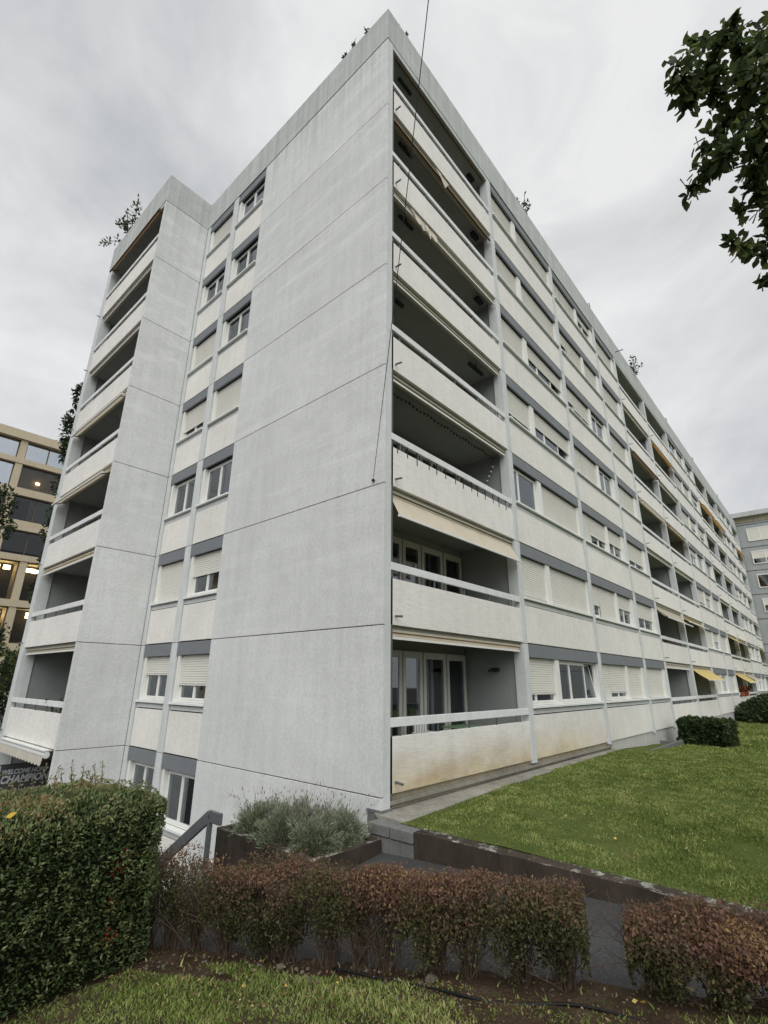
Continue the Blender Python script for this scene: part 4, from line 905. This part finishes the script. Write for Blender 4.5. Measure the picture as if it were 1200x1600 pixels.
for c, r_ in CL2 + extra:
    for _ in range(int(13 + 820 * r_ * r_)):
        d = Vector([random.gauss(0, 1) for _ in range(3)]).normalized(); q = c + d * r_ * random.uniform(.1, 1.05); lp.append(q); ln_.append(d * .8 + Vector((random.gauss(0, .4), random.gauss(0, .4), -.35 + random.gauss(0, .4)))); ls.append(random.uniform(.085, .14))
P(tw, 'twig', 'bark', T, kind='stuff')
def leaf_mesh(name, pr=8):
    prof = [(0, 0), (.22, .2), (.45, .27), (.7, .2), (.88, .08), (1, 0)]; V, F = [], []
    for (t, w_) in prof: V += [(t - .5, w_, .04 - .25 * w_ * .3), (t - .5, 0, -.03 - .05 * t * t), (t - .5, -w_, .04 - .25 * w_ * .3)]
    for i in range(len(prof) - 1): F += [(3 * i, 3 * i + 1, 3 * i + 4, 3 * i + 3), (3 * i + 1, 3 * i + 2, 3 * i + 5, 3 * i + 4)]
    return V, F
LV, LF = leaf_mesh('leaf'); lvar = []
for k in range(6):
    me = bpy.data.meshes.new('leaf'); me.from_pydata(LV, [], LF); a = me.attributes.new('tint', 'FLOAT', 'FACE'); a.data.foreach_set('value', [(.05, .3, .5, .65, .85, .97)[k]] * len(LF)); me.materials.append(M['tree_leaf']); lvar.append(me)
order = list(range(len(lp))); random.shuffle(order); vis = [i for i in order if lp[i].y > -6.9][:300]; vset = set(vis); rest = [i for i in order if i not in vset]
def basis(n_):
    n_ = n_.normalized(); a = n_.cross(Vector([random.gauss(0, 1) for _ in range(3)])).normalized(); return Matrix((n_, a, n_.cross(a))).transposed()
for i in vis:
    o = bpy.data.objects.new('leaf', lvar[random.choice([0, 0, 1, 1, 2, 2, 3, 4, 5])]); COL.objects.link(o); o.parent = T; mt = basis(ln_[i]).to_4x4() @ Matrix.Scale(ls[i], 4); mt.translation = lp[i] - tb_; o.matrix_local = mt
V, F = [], []; LVa = np.array(LV); LFa = np.array(LF); tl = []
for k, i in enumerate(rest):
    b = np.array(basis(ln_[i])); V.append(LVa @ b.T * ls[i] + np.array(lp[i])); F.append(LFa + k * len(LV)); tl += [random.random() * .9] * len(LF)
np_mesh('leaf_mass', np.concatenate(V), np.concatenate(F), M['tree_leaf'], T, np.array(tl), 'stuff')
n = 5000; c = np.array([(2.4, -10.6, 9), (-.2, -11.4, 8.6), (1.4, -8.6, 10), (1.4, -10, 11), (.6, -9.6, 8), (.0, -8.3, 8.4)])[RNG.integers(0, 6, n)]; d = unit(RNG.normal(0, 1, (n, 3)))
X = c + d * (RNG.uniform(.3, 1, n) ** .5 * 1.25)[:, None]; leaf_obj('crown', X, d + RNG.normal(0, .5, (n, 3)), RNG.uniform(.1, .16, n), RNG.uniform(0, .9, n), M['tree_leaf'], T)

def far_tree(label, base, h, r0, n, blobs, leaf, tone=0):
    o = thing('street_tree', label, 'tree', base, 'trees behind the wing'); b = np.array(base)
    P(MB().path([tuple(b), (b[0] + .1, b[1], b[2] + h * .5), (b[0], b[1], b[2] + h * .9)], r0, 8, r0 * .25), 'trunk', 'bark', o)
    cs = np.array([q[:3] for q in blobs]) + b; rs = np.array([q[3] for q in blobs]); mb = MB()
    for q in cs: mb.path([(b[0], b[1], b[2] + max(.4 * h, (q[2] - b[2]) * .6)), tuple(q)], .07, 5, .02)
    P(mb, 'limb', 'bark', o)
    i = RNG.choice(len(blobs), n, p=rs ** 2 / (rs ** 2).sum()); d = unit(RNG.normal(0, 1, (n, 3))); X = cs[i] + d * (rs[i] * RNG.uniform(.25, 1, n) ** .6)[:, None]; keep = vnoise(X, 1.6, 3) > .34; X, d = X[keep], d[keep]; n = len(X)
    leaf_obj('crown', X, d + RNG.normal(0, .6, (n, 3)), leaf * RNG.uniform(.7, 1.3, n), np.clip(.35 + tone + RNG.normal(0, .2, n) + .4 * (vnoise(X, .9, 8) - .5), 0, 1), M['far_leaf'], o)
bl = [(random.uniform(-.3, .5), random.uniform(-.8, .8), 9 + k * 1.0, 1.0) for k in range(9)] + [(-.35 + random.uniform(-.3, .3), random.uniform(-.6, .6), 19.4 + k * .8, 1.15 - .03 * k) for k in range(8)]
far_tree('tall narrow tree whose crown shows behind the edge of the wing', (2.6, 31, -3), 26, .3, 7600, bl, .30, -.05)
far_tree('dark leafy tree at the left picture edge in front of the office block', (-3.1, 19.5, -3), 12, .2, 9000, [(.2, 0, 12.0, .8), (.5, 0, 10.9, .6), (-.4, 0, 8, 1.2), (1.0, -.2, 6.2, .9), (1.6, -.2, 4.6, 1.0), (1.7, -.3, 3.2, 1.1), (.4, 0, 4, 1.3)], .15, 0)
far_tree('low yellow green bush tree at the left edge beside the wing', (-.4, 23, -3), 6, .12, 3600, [(.4, 0, 5.6, .75), (-.1, .1, 4.9, .9), (-.6, .1, 5.8, .7), (-1.4, 0, 5, 1.1), (.5, 0, 4.2, .8)], .15, .42)

# ------------------------------------------------------------------ office block far left
M['office'] = stucco('beige_office_concrete', srgb(196, 184, 158), .05, .08, .05)
M['off_frame'] = plain('bronze_window_frame', srgb(92, 80, 66), .5, .1)
M['off_blind'] = plain('brown_screen_blind', srgb(150, 132, 108), .8, .2, 1.0)
M['off_curtain'] = fabric('office_curtain', srgb(128, 140, 134), srgb(96, 84, 70), 1.2, .3)
t = NT('lit_ceiling_lamp'); em = t.n('ShaderNodeEmission', {'Color': (1, .78, .42, 1), 'Strength': 9}); t.t.links.new(em.outputs[0], t.out.inputs[0]); M['lamp'] = t.m
OB = thing('office_building', 'beige concrete office building with wide dark windows behind the wing', 'building', (2, 52, -.75))
OY = 52.0; FOF = lambda u, d, z: (u, OY + d, z)
def OF(): return MB(FOF)
P(OF().box(-30, 26, 2.5, 14, -1, 25.9), 'rear_wall', 'office')
rows = [(22.95, 24.95), (19.9, 22.4), (16.62, 19.15), (13.25, 15.65), (8.9, 12.65), (4.9, 8.25), (.6, 4.2)]
zs = [25.85] + [z for r_ in rows for z in (r_[1], r_[0])] + [-1]
for i in range(0, len(zs), 2):
    P(OF().box(-30, 26, -.08, 2.5, zs[i + 1], zs[i]), 'storey_band', 'office', OB) if i else P(OF().box(-30, 26, -.25, 2.5, zs[1], zs[0]), 'cornice', 'office', OB)
prnd = random.Random(3)
for ri, (z0, z1) in enumerate(rows):
    mod, x0 = (4.65, 3.35) if ri < 4 else (2.9, 3.05 - .15)
    k0, k1 = (-6, 4) if ri < 4 else (-10, 6)
    for k in range(k0, k1):
        a = x0 + k * mod; b = a + mod - .6
        P(OF().box(b, b + .6, 0, 2.5, z0, z1), 'pier', 'office', OB)
        fr = OF(); fr.box(a, b, .35, .45, z0, z0 + .1); fr.box(a, b, .35, .45, z1 - .1, z1); fr.box(a, a + .1, .35, .45, z0 + .1, z1 - .1); fr.box(b - .1, b, .35, .45, z0 + .1, z1 - .1)
        xs = [(a + b) / 2] if ri < 4 else []
        for x in xs: fr.box(x - .05, x + .05, .35, .45, z0 + .1, z1 - .1)
        w_ = P(fr, 'window', 'off_frame', OB)
        ed = [a + .1] + xs + [b - .1]
        for q in range(len(ed) - 1): P(OF().box(ed[q] + .05 * (q > 0), ed[q + 1] - .05 * (q < len(ed) - 2), .39, .41, z0 + .1, z1 - .1), 'pane', 'glass_coated' if ri == 0 or (ri == 1 and k < 0) else 'glass_office', w_)
        P(OF().box(a, b, 2.3, 2.45, z0, z1), 'dark_room', 'black', w_)
        typ = {1: 'off_blind', 2: 'off_curtain'}.get(ri)
        if typ and k in (0, 1, 2): P(OF().box(a + .12 + (1.4 if ri == 2 else 0), b - .12, .62, .65, z0 + .1, z1 - .1), 'blind', typ, w_)
        if ri in (4, 5) and -3 < k < 4:
            for _ in range(2):
                xx = prnd.uniform(a + .3, b - .8); yy = prnd.uniform(.9, 1.7); P(OF().box(xx, xx + .55, yy, yy + .15, z1 - .42 - prnd.random() * .5, z1 - .34 - .0), 'lamp', 'lamp', w_) if True else 0
        if ri == 1 and k == 0: P(OF().box(a + 1.6, a + 1.9, .5, .58, z0 + .9, z0 + 1.1), 'lamp', 'lamp', w_)
# ------------------------------------------------------------------ grey block closing the view at right
GB = thing('grey_apartment_building', 'plain grey apartment building closing the far right end of the lawn', 'building', (66, -10, -1))
M['grey_wall'] = stucco('grey_block_render', srgb(168, 172, 172), .06, .06, .06)
GX = XE + .25; FG = lambda u, d, z: (GX + d, u, z)
P(MB(FG, True).box(-26, 8, .2, 12, -1.2, 21.4), 'wall', 'grey_wall', GB)
P(MB(FG, True).box(-26.4, 8.3, -.5, 12.4, 21.4, 21.95), 'roof_slab', 'fascia', GB)
P(MB(FG, True).box(-26, 8, .12, .2, 20.75, 21.39), 'frieze', 'plinth', GB)
for zf in range(7): P(MB(FG, True).box(-26, 8, .17, .2, 19.9 - 2.85 * zf + .55, 19.9 - 2.85 * zf + .6), 'joint', 'joint', GB)
for ci, u1 in enumerate((-1.0, -5.2, -9.4, -13.6, -17.8)):
    for zf in range(7):
        zt_ = 19.85 - 2.85 * zf; zb_ = zt_ - 1.4; fr = MB(FG, True); a, b = u1 - 2.4, u1
        for bx in ((a - .1, b + .1, zb_ - .1, zb_), (a - .1, b + .1, zt_, zt_ + .1), (a - .1, a, zb_, zt_), (b, b + .1, zb_, zt_), ((a + b) / 2 - .05, (a + b) / 2 + .05, zb_, zt_)): fr.box(bx[0], bx[1], .1, .2, bx[2], bx[3])
        w_ = P(fr, 'window', 'frame', GB); P(MB(FG, True).box(a, b, .165, .175, zb_, zt_), 'pane', 'glass', w_); P(MB(FG, True).box(a, b, .185, .199, zb_, zt_), 'dark_room', 'black', w_)
        s_ = {0: 1, 1: .6, 2: 0, 3: .5}.get(zf, prnd.random()) if ci == 0 else prnd.choice([0, .5, 1])
        if s_: P(MB(FG, True).box(a, b, .13, .15, zt_ - 1.4 * s_, zt_), 'shutter', 'shutter', w_)

# parked car far down the street, only its tail shows
car = thing('parked_car', 'dark parked car in the street at the far left edge', 'car', (-1.2, 38, -.75))
M['car'] = plain('dark_car_paint', srgb(40, 44, 52), .25, .05, 1, spec=.6); cx = -1.2
prof = [(-2.1, .35), (-2.1, .75), (-1.3, .88), (-.7, 1.38), (.7, 1.42), (1.5, .95), (2.1, .85), (2.15, .4)]
mb = MB(lambda u, d, z: (cx + u, 38 + d, z - .75)); n = len(prof); mb.add([(u, -.85, z) for u, z in prof] + [(u, .85, z) for u, z in prof], [tuple(range(n)), tuple(range(2 * n - 1, n - 1, -1))] + [(i, n + i, n + (i + 1) % n, (i + 1) % n) for i in range(n)])
P(mb, 'body', 'car', car, bevel=.05)
for u in (-1.35, 1.35):
    for d in (-.8, .8): P(MB(lambda a, b, z: (cx + a, 38 + b, z - .75)).tube((u, d - .1, .32), (u, d + .1, .32), .32, n=14), 'wheel', 'rubber', car)
P(MB(lambda u, d, z: (cx + u, 38 + d, z - .75)).add([(-1.15, -.862, .92), (1.2, -.862, .98), (.65, -.862, 1.34), (-.68, -.862, 1.30)], [(0, 1, 2, 3)]), 'side_window', 'black', car)
P(MB(lambda u, d, z: (cx + u, 38 + d, z - .75)).box(1.9, 2.16, -.8, -.5, .65, .8), 'headlight', 'white_plastic', car)
